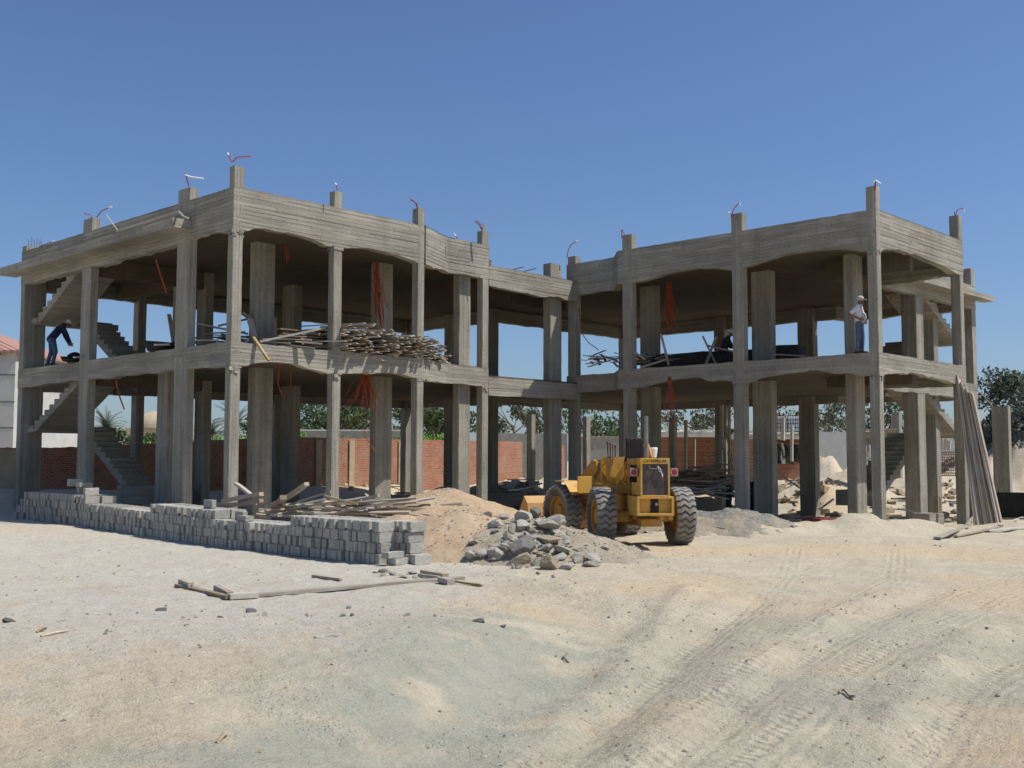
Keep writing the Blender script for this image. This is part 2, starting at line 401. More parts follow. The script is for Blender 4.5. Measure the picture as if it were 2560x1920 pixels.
    w_ = k.math('SINE', k.math('MULTIPLY', k.math('ADD', ts.outputs[0], k.math('MULTIPLY', k.math('ABSOLUTE', ts.outputs[1]), .8)), 50.0))
    w2 = k.math('SINE', k.math('MULTIPLY', ts.outputs[1], 46.0))
    tm = k.math('MULTIPLY', ts.outputs[2], k.ramp(k.noise(g, .9, 4), [(.38, .15), (.6, 1.)]))
    h = k.math('ADD', h, k.math('MULTIPLY', tm, k.math('ADD', k.math('MULTIPLY', w_, .14), k.math('MULTIPLY', w2, .12))))
    k.bump(h, 1.0, .05); k.b.inputs['Roughness'].default_value = .97; k.b.inputs['Specular IOR Level'].default_value = .1
    me.materials.append(k.m)
    o = obj('ground', me); tag(o, 'bare pale sandy ground with grey dust and damp clay patches', kind='structure')
SOIL = [(.46, .405, .30), (.57, .51, .385), (.58, .455, .305), (.53, .51, .45), (.365, .365, .29)]
build_ground()
# ------------------------------------------------------------ the unfinished concrete building
bld = empty('concrete_building', (7, 0, 0))
tag(bld, 'unfinished two storey grey concrete frame of slabs and bare columns', 'building')
OFF = Vector((-7, 0, 0))
def bpart(mb, name, mat, **k):
    o = mb.build(name, mat, None, **k); o.parent = bld; o.location = OFF; return o
ZF0, ZF1, ZR0, ZR1 = 4.57, 5.2, 8.27, 9.45
def arcs(spec):
    def f(d):
        for a, b, h, sk in spec:
            if a < d < b:
                t = (d-a)/(b-a); m = t**sk
                return h*max(0, math.sin(math.pi*m))**.8
        return 0
    return f
def step(x, q): return math.floor(x/q)*q
def band(name, path, z0, z1, th, arc=None, closed_ends=True, seed=0, side=1, topn=.02, rough=True):
    mb = MB(); P = [Vector((a, b)) for a, b in path]; L = [0]
    for a, b in zip(P[:-1], P[1:]): L.append(L[-1]+(b-a).length)
    def nrm(a, b):
        d = (b-a).normalized(); return Vector((-d.y, d.x))*side      # points inwards
    N = [nrm(a, b) for a, b in zip(P[:-1], P[1:])]
    ds = []
    for i in range(len(P)-1):
        n = max(1, int((L[i+1]-L[i])/.16)); ds += [(L[i]+(L[i+1]-L[i])*k/n, i) for k in range(n+1)]
    def mit(i, off):        # mitred point at vertex i
        if i == 0: return P[0]+N[0]*off
        if i == len(P)-1: return P[-1]+N[-1]*off
        m = (N[i-1]+N[i]); m = m/ m.dot(N[i]); return P[i]+m*off
    def pt(d, i, off):
        a, b = mit(i, off), mit(i+1, off); t = (d-L[i])/(L[i+1]-L[i]); return a.lerp(b, t)
    bz = []; tz = []
    for d, i in ds:
        q = (arc(d) if arc else 0)
        n_ = .045*n3(d, seed, 0, 1.3)+.014*n3(d, seed, 4, 6)
        if rough and n3(d, seed, 8, .8) > .18: n_ -= .04
        if rough and n3(d, seed, 3, 1.3) > .3: n_ -= .03
        bz.append(z0+q+n_*(1 if arc else .5)); tz.append(z1+topn*n3(d, seed, 2, 2.5)+.5*topn*n3(d, seed, 5, 9))
    bh = .118; nb = int(math.ceil((z1+.1-z0)/bh))
    random.seed(seed+3)
    for kb in range(nb):
        lo, hi = z0+kb*bh, z0+(kb+1)*bh
        offs = {}; blen = random.uniform(2.2, 3.6); ph = random.uniform(0, 3)
        for j in range(len(ds)-1):
            (d0, i0), (d1, i1) = ds[j], ds[j+1]
            if d1-d0 < 1e-6: continue
            key = int((d0+ph)/blen)
            if key not in offs: offs[key] = random.uniform(0, .009)
            of = offs[key]
            a0, a1 = max(lo, bz[j]), max(lo, bz[j+1]); b0, b1 = min(hi, tz[j]), min(hi, tz[j+1])
            if kb == 0: a0, a1 = bz[j], bz[j+1]
            if kb == nb-1: b0, b1 = tz[j], tz[j+1]
            if b0 <= a0 and b1 <= a1: continue
            b0 = max(b0, a0); b1 = max(b1, a1)
            p, q = pt(d0, i0, of), pt(d1, i0, of)
            o1 = .004*n3(d0, a0, seed, 3); o2 = .004*n3(d1, a1, seed, 3)
            mb.add([(p.x, p.y, a0), (q.x, q.y, a1), (q.x, q.y, b1), (p.x, p.y, b0)], [(0, 1, 2, 3) if side > 0 else (3, 2, 1, 0)])
            # tiny ledge so that boards read as steps
            if of > .004:
                p2, q2 = pt(d0, i0, 0), pt(d1, i0, 0); mb.add([(p.x, p.y, b0), (q.x, q.y, b1), (q2.x, q2.y, b1), (p2.x, p2.y, b0)], [(0, 1, 2, 3)])
    for j in range(len(ds)-1):
        (d0, i0), (d1, i1) = ds[j], ds[j+1]
        if d1-d0 < 1e-6: continue
        p, q, r, s = pt(d0, i0, 0), pt(d1, i0, 0), pt(d1, i0, th), pt(d0, i0, th)
        mb.add([(s.x, s.y, bz[j]), (r.x, r.y, bz[j+1]), (r.x, r.y, tz[j+1]), (s.x, s.y, tz[j])], [(3, 2, 1, 0)])
        mb.add([(p.x, p.y, tz[j]), (q.x, q.y, tz[j+1]), (r.x, r.y, tz[j+1]), (s.x, s.y, tz[j])], [(0, 1, 2, 3)])
        mb.add([(p.x, p.y, bz[j]), (q.x, q.y, bz[j+1]), (r.x, r.y, bz[j+1]), (s.x, s.y, bz[j])], [(3, 2, 1, 0)])
    for e in (0, -1):
        d, i = ds[e]; p, s = pt(d, i, 0), pt(d, i, th)
        mb.add([(p.x, p.y, bz[e]), (s.x, s.y, bz[e]), (s.x, s.y, tz[e]), (p.x, p.y, tz[e])], [(0, 1, 2, 3)])
    return bpart(mb, name, MCH)
T = .25
# left wing, front face; arches between the columns
band('floor_beam', [(0, 0), (6.97, 0), (8.7, .8), (10.65, .8)], ZF0, ZF1, T, arcs([(.6, 3.1, .17, .7), (4.0, 6.5, .12, 1.1)]), seed=1)
band('parapet_beam', [(0, 0), (6.97, 0), (8.7, .8), (10.65, .8)], ZR0, ZR1, T, arcs([(.5, 3.2, .17, .65), (3.9, 6.5, .14, .8)]), seed=2)
# left side face
band('floor_beam', [(0, 13.83), (0, T)], ZF0+.01, ZF1, T, arcs([]), seed=3)
band('parapet_beam', [(0, 13.83), (0, T)], ZR0-.04, ZR1-.02, T, arcs([(11.0, 13.3, .12, 1.)]), seed=4)
# link
band('floor_beam', [(10.66, .80), (15.38, .80)], 4.27, 4.88, T, arcs([]), seed=5, rough=False)
band('parapet_beam', [(10.66, .80), (15.38, .80)], 8.04, 8.76, T, arcs([]), seed=6)
# right wing, left face, front face, returned face
RP = [(15.38, 1.35), (15.38, -.93), (14.5, -1.8), (14.5, -11.48), (20.97, -11.48), (20.97, -8.51)]
LR = [0, 2.28, 3.52, 13.2, 19.67, 22.6]
band('floor_beam', RP, ZF0, ZF1, T, arcs([(4.6, 8.2, .2, 1.05), (8.9, 12.8, .19, 1.), (13.6, 19.1, .16, .7)]), seed=7)
band('parapet_beam', RP, ZR0, ZR1, T, arcs([(4.6, 8.2, .18, 1.15), (9.0, 12.8, .24, 1.2), (13.6, 19.1, .18, .6)]), seed=8)
band('floor_beam', [(20.98, -8.5), (29.8, -8.5), (29.8, -3.5)], ZF0, ZF1-.01, T, arcs([]), seed=9)
band('parapet_beam', [(20.98, -8.5), (29.8, -8.5), (29.8, -3.5)], ZR0, ZR1-.2, T, arcs([]), seed=10)
# rear edges
REAR = [(29.8, -3.5), (27.2, -3.5), (27.2, 7.9), (18.2, 7.9), (18.2, 13.84), (.26, 13.84)]
band('rear_beam', REAR, 4.45, 4.94, T, arcs([]), seed=11, rough=False)
band('rear_beam', REAR, 8.05, 8.9, T, arcs([]), seed=12, rough=False)
# slabs
POLY = [(.02, .02), (6.96, .02), (8.7, .82), (15.4, .82), (15.4, -.93), (14.52, -1.8), (14.52, -11.46), (20.95, -11.46), (20.95, -8.48),
        (29.78, -8.48), (29.78, -3.52), (27.18, -3.52), (27.18, 7.88), (18.18, 7.88), (18.18, 13.82), (.02, 13.82)]
def slab(name, poly, z0, z1, holes=()):
    import bmesh
    from mathutils.geometry import tessellate_polygon
    loops = [[Vector((x, y, 0)) for x, y in poly]]+[[Vector((x, y, 0)) for x, y in h] for h in holes]
    tri = tessellate_polygon(loops); pts = [p for l in loops for p in l]; n = len(pts)
    mb = MB(); vs = [(p.x, p.y, z0) for p in pts]+[(p.x, p.y, z1) for p in pts]; fs = []
    for t in tri:
        a, b, c = t
        cr = (pts[b]-pts[a]).cross(pts[c]-pts[a]).z
        if cr < 0: a, b, c = a, c, b
        fs += [(c, b, a), (a+n, b+n, c+n)]
    o = 0
    for l in loops:
        m = len(l)
        for i in range(m): fs.append((o+i, o+(i+1) % m, n+o+(i+1) % m, n+o+i))
        o += m
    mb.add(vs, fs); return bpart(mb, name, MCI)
HOLES = [[(.26, 9.2), (3.5, 9.2), (3.5, 13.58), (.26, 13.58)], [(24.9, -8.24), (29.54, -8.24), (29.54, -5.0), (24.9, -5.0)]]
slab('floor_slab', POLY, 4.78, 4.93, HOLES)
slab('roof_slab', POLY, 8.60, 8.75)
# inner beams
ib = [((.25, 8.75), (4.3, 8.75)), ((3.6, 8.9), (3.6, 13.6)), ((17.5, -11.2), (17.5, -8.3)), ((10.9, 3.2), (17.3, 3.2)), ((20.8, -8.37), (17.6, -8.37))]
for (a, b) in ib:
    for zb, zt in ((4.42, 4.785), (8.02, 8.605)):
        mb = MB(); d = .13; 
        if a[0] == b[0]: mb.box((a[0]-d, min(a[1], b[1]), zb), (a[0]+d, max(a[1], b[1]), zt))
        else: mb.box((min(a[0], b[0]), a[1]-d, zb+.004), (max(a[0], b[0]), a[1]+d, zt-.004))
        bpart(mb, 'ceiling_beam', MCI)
def column(x0, x1, y0, y1, z0, z1, seed):
    random.seed(seed); mb = MB(); e = .006; x0 += e; x1 -= e; y0 += e; y1 -= e
    zs = [z0]; 
    while zs[-1] < z1-.5: zs.append(zs[-1]+random.uniform(.25, .5))
    zs.append(z1); ch = .018
    vs = []
    lean = (random.uniform(-.012, .012), random.uniform(-.012, .012)); dx = dy = 0
    for k, z in enumerate(zs):
        j = lambda: random.uniform(-.004, .004)
        if random.random() < .15: dx, dy = random.uniform(-.006, .004), random.uniform(-.004, .006)
        tt = (z-z0)/(z1-z0)
        cs = [(x0+ch, y0), (x1-ch, y0), (x1, y0+ch), (x1, y1-ch), (x1-ch, y1), (x0+ch, y1), (x0, y1-ch), (x0, y0+ch)]
        for (a, b) in cs: vs.append((a+dx+j()+lean[0]*0, b+dy+j(), z))
    fs = [tuple(range(7, -1, -1)), tuple(len(vs)-8+i for i in range(8))]
    for k in range(len(zs)-1):
        for i in range(8): fs.append((k*8+i, k*8+(i+1) % 8, k*8+8+(i+1) % 8, k*8+8+i))
    mb.add(vs, fs); return bpart(mb, 'column', MCV)
COL = [  # x0,x1,y0,y1, top of stub
 (0, .33, 0, .27, 10.02), (3.40, 3.72, 0, .28, 9.93), (6.67, 6.97, 0, .3, 9.97), (10.34, 10.65, .8, 1.1, 9.93),
 (0, .30, 2.32, 2.98, 9.82), (0, .30, 8.40, 9.04, 9.86), (0, .80, 13.5, 13.83, 9.62),
 (9.55, 10.1, 1.12, 1.45, 8.76), (14.2, 14.85, 1.12, 1.5, 9.35), 
 (14.5, 14.8, -11.48, -11.16, 10.15), (14.5, 14.8, -6.93, -6.5, 10.05), (14.5, 14.8, -2.43, -2.0, 9.98), (15.38, 15.72, .91, 1.3, 9.75),
 (20.67, 20.97, -11.48, -11.14, 10.28), (24.0, 24.65, -8.5, -7.9, 8.7), (29.4, 29.8, -8.5, -8.0, 9.95),
 (2.35, 3.05, 2.45, 2.8, 8.7), (7.05, 7.75, 2.45, 2.8, 8.7), (4.25, 4.6, 8.5, 9.1, 8.7), (7.9, 8.3, 8.4, 9.15, 8.7), (17.7, 18.16, 10.0, 10.7, 8.7), (17.8, 18.16, 13.4, 13.8, 8.7), (.85, 1.2, 4.9, 5.5, 4.8),
 (16.45, 17.15, -9.75, -9.4, 8.7), (17.3, 17.7, -6.25, -5.5, 8.7), (17.3, 17.7, -1.35, -.65, 8.7), (17.55, 17.95, 7.45, 7.88, 8.7),
 (26.75, 27.18, -2.75, -2.0, 8.7), (26.8, 27.18, 7.45, 7.86, 8.7), (26.8, 27.18, 1.7, 2.3, 8.7), (26.75, 27.18, -8.0, -7.4, 8.7),
 (4.3, 4.65, 13.4, 13.82, 8.7), (10.55, 10.93, 13.4, 13.82, 8.7), (3.45, 3.75, 9.05, 9.35, 8.7)]
for i, c in enumerate(COL): column(c[0], c[1], c[2], c[3], -.9, c[4], 40+i)
for (x0, x1, y0, y1, zt) in ((0, .33, 0, .27, ZF0), (3.40, 3.72, 0, .28, ZF0), (6.67, 6.97, 0, .3, ZF0), (10.34, 10.65, .8, 1.1, ZF0), (14.5, 14.8, -11.48, -11.16, ZF0), (14.5, 14.8, -6.93, -6.5, ZF0), (14.5, 14.8, -2.43, -2.0, ZF0), (20.67, 20.97, -11.48, -11.14, ZF0), (0, .33, 0, .27, ZR0), (3.40, 3.72, 0, .28, ZR0), (14.5, 14.8, -11.48, -11.16, ZR0)):
    mb = MB()
    for i in range(9):
        s_ = random.uniform(.02, .06); z = zt-.01-random.uniform(0, .16); side = random.random()
        x = random.uniform(x0, x1) if side < .5 else x0+(0 if random.random() < .5 else x1-x0); y = y0 if side < .5 else random.uniform(y0, y1)
        mb.box((x-s_, y-s_*.45, z-s_), (x+s_, y+s_*.45, z+s_*.8), jit=.02)
    mb.box((x0-.012, y0-.012, zt-.07), (x1+.012, y1+.01, zt-.005), jit=.01)
    bpart(mb, 'concrete_lip', MCH)
# canopies under the parapet
def canopy(name, poly, z0, z1): mb = MB(); mb.prism(poly, z0, z1); return bpart(mb, name, MCH)
canopy('canopy_slab', [(-.60, 2.16), (-.004, 2.16), (-.004, 14.25), (-.60, 14.25)], 8.55, 8.82)
canopy('canopy_slab', [(20.99, -9.05), (30.4, -9.05), (30.4, -8.504), (20.99, -8.504)], 8.62, 8.82)
mb = MB()
for i in range(7):
    y = 2.5+random.uniform(0, .5)+i*1.6
    mb.bar((-.5+random.uniform(-.05, .1), y, 8.84), (-.45+random.uniform(-.05, .1), y+1.7, 8.85), .1, .03)
bpart(mb, 'edge_board', MWOODG)
# staircases
def flight(p0, p1, across, n, th=.16):      # p0 low end, p1 high end (plan + z), across = width vector
    mb = MB(); p0 = Vector(p0); p1 = Vector(p1); ac = Vector(across); d = (p1-p0)/n; run = Vector((d.x, d.y, 0))
    tot = Vector((0, 0, d.z))
    pts = []
    for i in range(n):
        q = p0+d*i; pts.append(q+Vector((0, 0, d.z*1.0))); pts.append(q+run+Vector((0, 0, d.z)))
    prof = [p0]+pts+[p1+Vector((0, 0, -th*1.5)), p0+Vector((0, 0, -th*1.5))]
    m = len(prof); vs = [v for v in prof]+[v+ac for v in prof]
    fs = []
    for i in range(m): fs.append((i, (i+1) % m, m+(i+1) % m, m+i))
    # sides as quads strips under each step
    mb.add(vs, fs)
    for s_ in (Vector((0, 0, 0)), ac):
        for i in range(n):
            q = p0+d*i
            a = q+Vector((0, 0, -th*1.5)); b = q+d+Vector((0, 0, -th*1.5)); c = q+run+Vector((0, 0, d.z)); e = q+Vector((0, 0, d.z))
            mb.add([a+s_, b+s_, c+s_, e+s_], [(0, 1, 2, 3)])
    return mb
def staircase(parts):
    e = bpy.data.objects.new('staircase', None); C.objects.link(e); e.parent = bld; e.location = OFF
    for mb, nm in parts:
        o = mb.build(nm, MCH); o.parent = e
    return e
def lbox(a, b): m = MB(); m.box(a, b); return m
staircase([(flight((.3, 13.0, 3.2), (.3, 9.2, 4.95), (1.35, 0, 0), 10), 'stair_flight'), (lbox((.27, 13.0, 2.96), (3.3, 13.55, 3.2)), 'landing'),
           (flight((1.95, 9.4, 1.15), (1.95, 13.0, 3.2), (.95, 0, 0), 11), 'stair_flight'), (lbox((1.6, 8.3, .55), (3.6, 9.4, 1.15)), 'landing'), (lbox((1.7, 8.45, -.4), (1.95, 8.7, .6)), 'landing_post')])
staircase([(flight((.3, 13.0, 7.0), (.3, 9.4, 8.8), (1.35, 0, 0), 10), 'stair_flight'), (lbox((.27, 13.0, 6.8), (3.3, 13.55, 7.02)), 'landing'),
           (flight((1.95, 9.4, 4.93), (1.95, 13.0, 7.02), (.95, 0, 0), 11), 'stair_flight')])
staircase([(flight((28.6, -8.2, 3.2), (24.9, -8.2, 4.95), (0, 1.35, 0), 10), 'stair_flight'), (lbox((28.6, -8.2, 2.98), (29.5, -5.2, 3.2)), 'landing'),
           (flight((25.0, -6.6, .9), (28.6, -6.6, 3.2), (0, 1.35, 0), 12), 'stair_flight'), (lbox((24.0, -6.7, .3), (25.0, -5.1, .9)), 'landing')])
staircase([(flight((28.6, -8.2, 7.0), (24.9, -8.2, 8.75), (0, 1.35, 0), 10), 'stair_flight'), (lbox((28.6, -8.2, 6.8), (29.5, -5.2, 7.02)), 'landing'),
           (flight((25.0, -6.6, 4.93), (28.6, -6.6, 7.02), (0, 1.35, 0), 12), 'stair_flight')])
# construction joint between the two front beams; a dark strip paints its shadow gap
mb = MB(); mb.box((6.955, -.012, 8.2), (6.985, .05, 9.44)); bpart(mb, 'construction_joint', simple('gap_shade', (.03, .03, .03)))
# starter bars on the left rear corner
mb = MB()
for i in range(6): mb.tube([(.15+i*.09, 13.6, 9.5), (.15+i*.09+random.uniform(-.03, .03), 13.6, 9.9+random.uniform(-.1, .1))], .01, 5)
bpart(mb, 'starter_bars', MREBAR)
# ------------------------------------------------------------ background: walls, houses, field, trees
MPLASTER = simple('pale_plaster', (.50, .50, .47), .9, .12, 1.5, .3)
MBEIGE = simple('beige_plaster', (.46, .38, .26), .9, .18, 2, .3)
MGREYW = simple('grey_block_wall', (.34, .32, .27), .95, .2, 3, .5)
MDARK = simple('dark_rubber', (.025, .026, .027), .8, .3, 6, .3)
def uvw(u, v, z=0.0):
    return Vector((CAM[0]+u*math.cos(YAW)+v*math.sin(YAW), CAM[1]-u*math.sin(YAW)+v*math.cos(YAW), z))
def ruvz(px, py, d):
    p = atd(px, py, d); return p
# brick boundary wall behind the left wing
bw = empty('brick_wall', (8, 16.6, 0)); tag(bw, 'long red brick boundary wall with concrete posts behind the left wing', 'wall')
def child(mb, name, mat, par, **k):
    o = mb.build(name, mat, None, **k); o.parent = par
    M_ = Matrix.Translation(par.location) @ Matrix.Rotation(par.rotation_euler.z, 4, 'Z')
    o.matrix_parent_inverse = M_.inverted(); return o
def wtop(x): return 2.45+.62*ss(1, 15, x)
mb = MB(); X = -2.6; xs = []
p0 = aty(1309, 1150, 16.6)
while X < p0.x: xs.append(X); X += .12
vs = []; n = len(xs)
for x in xs:
    t = wtop(x)+.03*n3(x, 1, 0, 5)+(.05 if int(x*4.1) % 2 else 0)*max(0, n3(x, 3, 1, 1.1))
    for (yy, zz) in ((16.6, -.3), (16.6, t), (16.82, t), (16.82, -.3)): vs.append((x, yy+.008*n3(x, zz, 3, 2), zz))
fs = [(0, 3, 2, 1), (4*n-4, 4*n-3, 4*n-2, 4*n-1)]
for i in range(n-1):
    for k in range(4): a, b = 4*i+k, 4*i+(k+1) % 4; fs.append((a, b, b+4, a+4))
mb.add(vs, fs); child(mb, 'brickwork', MBRICK, bw)
mb = MB(); mb.box((-2.62, 16.56, -.3), (1.35, 16.598, 2.38)); child(mb, 'plaster_coat', MBEIGE, bw)
for x in (3.9, 7.6, 11.3, 15.0, aty(872, 1150, 16.6).x, aty(996, 1150, 16.6).x, 26.0):
    mb = MB(); mb.box((x, 16.53, -.3), (x+.34, 16.598, wtop(x)-.12+.02), jit=.01); child(mb, 'concrete_post', MBEIGE, bw)
p0 = aty(1309, 1150, 16.6)
# brick stub wall seen through the link
s2 = MB(); s2.box((p0.x+1.9, 16.4, -.2), (p0.x+3.3, 16.65, 2.9)); o = s2.build('brick_wall', MBRICK); tag(o, 'short detached piece of red brick wall right of the gap', 'wall')
# grey walls further off
def wallseg(u0, v0, u1, v1, z0, z1, mat, name, label, cat='wall', th=.25, cop=None):
    a, b = uvw(u0, v0), uvw(u1, v1); d = (b-a).normalized(); n_ = Vector((-d.y, d.x, 0))*th
    e = empty(name, a.lerp(b, .5)); mb = MB(); L_ = (b-a).length; m = max(2, int(L_/.6))
    vs = []
    for i in range(m+1):
        q = a.lerp(b, i/m); t = z1+.04*n3(q.x, q.y, 0, 1.3)
        vs += [(q.x, q.y, z0), (q.x, q.y, t), (q.x+n_.x, q.y+n_.y, t), (q.x+n_.x, q.y+n_.y, z0)]
    fs = [(0, 3, 2, 1), (4*m, 4*m+1, 4*m+2, 4*m+3)]
    for i in range(m):
        for k in range(4): c, e_ = 4*i+k, 4*i+(k+1) % 4; fs.append((c, e_, e_+4, c+4))
    mb.add(vs, fs); child(mb, 'blockwork', mat, e)
    if cop:
        mb = MB(); mb.bar(a+Vector((0, 0, z1+.05))+n_*.5, b+Vector((0, 0, z1+.05))+n_*.5, th+.14, .08); child(mb, 'coping', cop, e)
    tag(e, label, cat); return e
wallseg(-16.5, 84, -7.2, 84, 0, 4.25, MGREYW, 'block_wall', 'dark grey block wall with white coping beyond the maize', cop=MWHITE)
wallseg(-1.2, 84, 4.2, 84, 0, 4.1, MGREYW, 'block_wall', 'dun block wall beyond the excavated bank seen through the link')
wallseg(4.6, 80, 16.0, 80, 0, 3.7, MGREYW, 'block_wall', 'dun block wall with a pale capping behind the parked loader', cop=MBEIGE)
wallseg(23.0, 86, 37.5, 86, 0, 4.3, MPLASTER, 'block_wall', 'pale grey block wall behind the sandy heaps on the right')
wallseg(39, 90, 52, 88, 0, 4.0, MGREYW, 'block_wall', 'low grey wall below the big feathery tree')
# white house with tiled roof at the far left
def house(u0, u1, v0, v1, eave, apex, label, groove=True):
    e = empty('house', uvw((u0+u1)/2, (v0+v1)/2), -YAW)
    L2 = Matrix.Translation(uvw(0, 0)) @ Matrix.Rotation(-YAW, 4, 'Z')
    mb = MB(); mb.box((u0, v0, 0), (u1, v1, eave-.1), M=L2); child(mb, 'wall', MPLASTER, e)
    if groove:
        mb = MB()
        for z in (1.0, 2.2, 3.45, 4.65, 5.9): mb.box((u0-.01, v0-.012, z), (u1+.01, v0+.02, z+.04), M=L2)
        child(mb, 'groove', simple('groove_shade', (.08, .08, .08)), e)  # thin dark strips on the wall paint the shadow of its grooves
    o_ = .25; um, hv = (u0+u1)/2, (v1-v0)/2
    mb = MB(); c = [(u0-o_, v0-o_), (u1+o_, v0-o_), (u1+o_, v1+o_), (u0-o_, v1+o_)]
    vs = [(*p, eave) for p in c]+[(u0+hv, (v0+v1)/2, apex), (u1-hv, (v0+v1)/2, apex)]+[(*p, eave-.12) for p in c]
    mb.add([L2 @ Vector(v) for v in vs], [(0, 1, 5, 4), (1, 2, 5), (2, 3, 4, 5), (3, 0, 4), (6, 7, 1, 0), (7, 8, 2, 1), (8, 9, 3, 2), (9, 6, 0, 3), (9, 8, 7, 6)])
    k = NT('clay_roof_tiles'); g = k.pos(); w_ = k.n('TexWave', wave_type='BANDS', bands_direction='X'); w_.inputs['Scale'].default_value = 1.4; k.l(g, w_.inputs['Vector'])
    k.col(k.ramp(k.noise(g, 5, 5), [(.3, (.36, .19, .15)), (.7, (.48, .29, .24))])); k.bump(w_.outputs[0], .9, .08)
    child(mb, 'roof', k.m, e)
    mb = MB(); nn = int((u1-u0)/.28)
    for i in range(nn):
        a = u0-o_+i*.28; mb.add([L2 @ Vector(v) for v in ((a, v0-o_-.02, eave-.12), (a+.27, v0-o_-.02, eave-.12), (a+.135, v0-o_-.02, eave-.34), (a, v0-o_+.03, eave-.12), (a+.27, v0-o_+.03, eave-.12), (a+.135, v0-o_+.03, eave-.34))], [(0, 2, 1), (3, 4, 5), (0, 1, 4, 3), (1, 2, 5, 4), (2, 0, 3, 5)])
    child(mb, 'eave_trim', simple('red_eave_board', (.22, .06, .05)), e)
    tag(e, label, 'house'); return e
house(-37, -23.0, 51, 61, 7.05, 9.0, 'pale grooved house wall under a red tiled roof at the left edge')
house(-40.2, -38.1, 90, 95, 6.4, 7.4, 'small far pale house seen under the left staircase', False)
# domed building
e = empty('domed_house', uvw(-29.3, 92)); mb = MB(); q = uvw(-29.3, 92, 4.6)
mb.lathe([(2.3*math.cos(t), 1.5*math.sin(t)) for t in [i*math.pi/20 for i in range(11)]], 28, Matrix.Translation(q)); child(mb, 'dome', MBEIGE, e, smooth=True)
mb = MB(); mb.box((-2.2, -2, 0), (2.2, 2, 4.6), M=Matrix.Translation(uvw(-29.3, 92))@Matrix.Rotation(-YAW, 4, 'Z')); child(mb, 'wall', MBEIGE, e)
tag(e, 'low sandy building with a shallow dome beyond the bushes', 'house')
# ---- vegetation
def leafmat(name, a, b):
    k = NT(name); g = k.world(); c = k.ramp(k.noise(g, 1.1, 5, .7), [(.3, a), (.7, b)]); k.col(c)
    k.b.inputs['Roughness'].default_value = .7
    k.b.inputs['Subsurface Weight'].default_value = 0.0; return k.m
ML1 = leafmat('eucalyptus_leaves', (.055, .07, .042), (.13, .15, .085))
ML2 = leafmat('bush_leaves', (.04, .068, .028), (.11, .16, .065))
ML3 = leafmat('casuarina_needles', (.055, .075, .06), (.15, .175, .135))
ML4 = leafmat('maize_leaves', (.07, .16, .02), (.18, .34, .05))
ML5 = leafmat('palm_fronds', (.06, .075, .045), (.15, .17, .10))
MBARK = simple('grey_bark', (.16, .13, .10), .9, .3, 5, .5)
def leaves(mb, cen, rad, n, sz, rng, droop=0, hollow=.25):
    for _ in range(n):
        d = Vector((rng.gauss(0, 1), rng.gauss(0, 1), rng.gauss(0, 1))).normalized()*(rng.uniform(hollow, 1)**.6)
        p = Vector((cen[0]+d.x*rad[0], cen[1]+d.y*rad[1], cen[2]+d.z*rad[2]))
        a = Vector((rng.gauss(0, 1), rng.gauss(0, 1), rng.gauss(0, 1)-droop)).normalized(); b = a.orthogonal().normalized()
        b = Quaternion(a, rng.uniform(0, 6.3)) @ b
        s_ = sz*rng.uniform(.6, 1.4); mb.add([p-b*s_*.35, p+a*s_, p+b*s_*.35, p-a*s_*.5], [(0, 1, 2, 3)])
def tree(u, v, h, w_, label, seed, kind='euc', nl=1500, base=0.0, lsz=.22, group=None):
    rng = random.Random(seed); loc = uvw(u, v, base)
    nm = {'euc': 'eucalyptus_tree', 'bush': 'bush', 'cas': 'casuarina_tree', 'acacia': 'acacia_tree'}[kind]
    e = empty(nm, loc); lm = {'euc': ML1, 'bush': ML2, 'cas': ML3, 'acacia': ML2}[kind]
    tb = MB(); lb = MB(); top = h*.62 if kind in ('euc', 'acacia') else h*.85
    lean = Vector((rng.uniform(-.06, .06)*h, rng.uniform(-.06, .06)*h, 0))
    P = [loc, loc+lean*.3+Vector((0, 0, top*.35)), loc+lean*.8+Vector((0, 0, top*.7)), loc+lean+Vector((0, 0, top))]
    r0 = h*.022; tb.tube(P, [r0, r0*.8, r0*.6, r0*.3], 7)
    nb = {'euc': 13, 'bush': 9, 'cas': 26, 'acacia': 16}[kind]
    for i in range(nb):
        f = rng.uniform(.35, 1.0) if kind != 'cas' else rng.uniform(.12, 1.0); s0 = P[1].lerp(P[3], max(0, min(1, (f-.3)/.7)))
        if kind in ('cas', 'bush'): s0 = loc+Vector((0, 0, top*f*.9))
        ang = rng.uniform(0, 6.28); reach = w_*rng.uniform(.35, 1.0)*(1.0 if kind != 'cas' else (1.15-f*.8))
        rise = (h*rng.uniform(.1, .38)) if kind in ('euc', 'acacia') else h*rng.uniform(-.02, .16)
        t1 = s0+Vector((math.cos(ang)*reach, math.sin(ang)*reach, rise)); t1.z = min(t1.z, loc.z+h)
        mid = s0.lerp(t1, .5)+Vector((0, 0, -.05*h*rng.random()))
        tb.tube([s0, mid, t1], [r0*.4, r0*.25, r0*.1], 5)
        cr = w_*(.26 if kind == 'euc' else .34)*rng.uniform(.6, 1.25)
        leaves(lb, t1, (cr, cr, cr*.72), nl//nb, lsz, rng, .9 if kind == 'euc' else .3)
        if kind != 'euc' or rng.random() < .5: leaves(lb, mid+Vector((0, 0, .1*h)), (cr*.7, cr*.7, cr*.5), nl//nb//2, lsz, rng, .5)
    child(tb, 'trunk', MBARK, e); child(lb, 'crown', lm, e); tag(e, label, 'tree' if kind != 'bush' else 'bush', group); return e
def U(px, d): return (px-1280)/2762.9*d
GT = 'trees on the skyline'
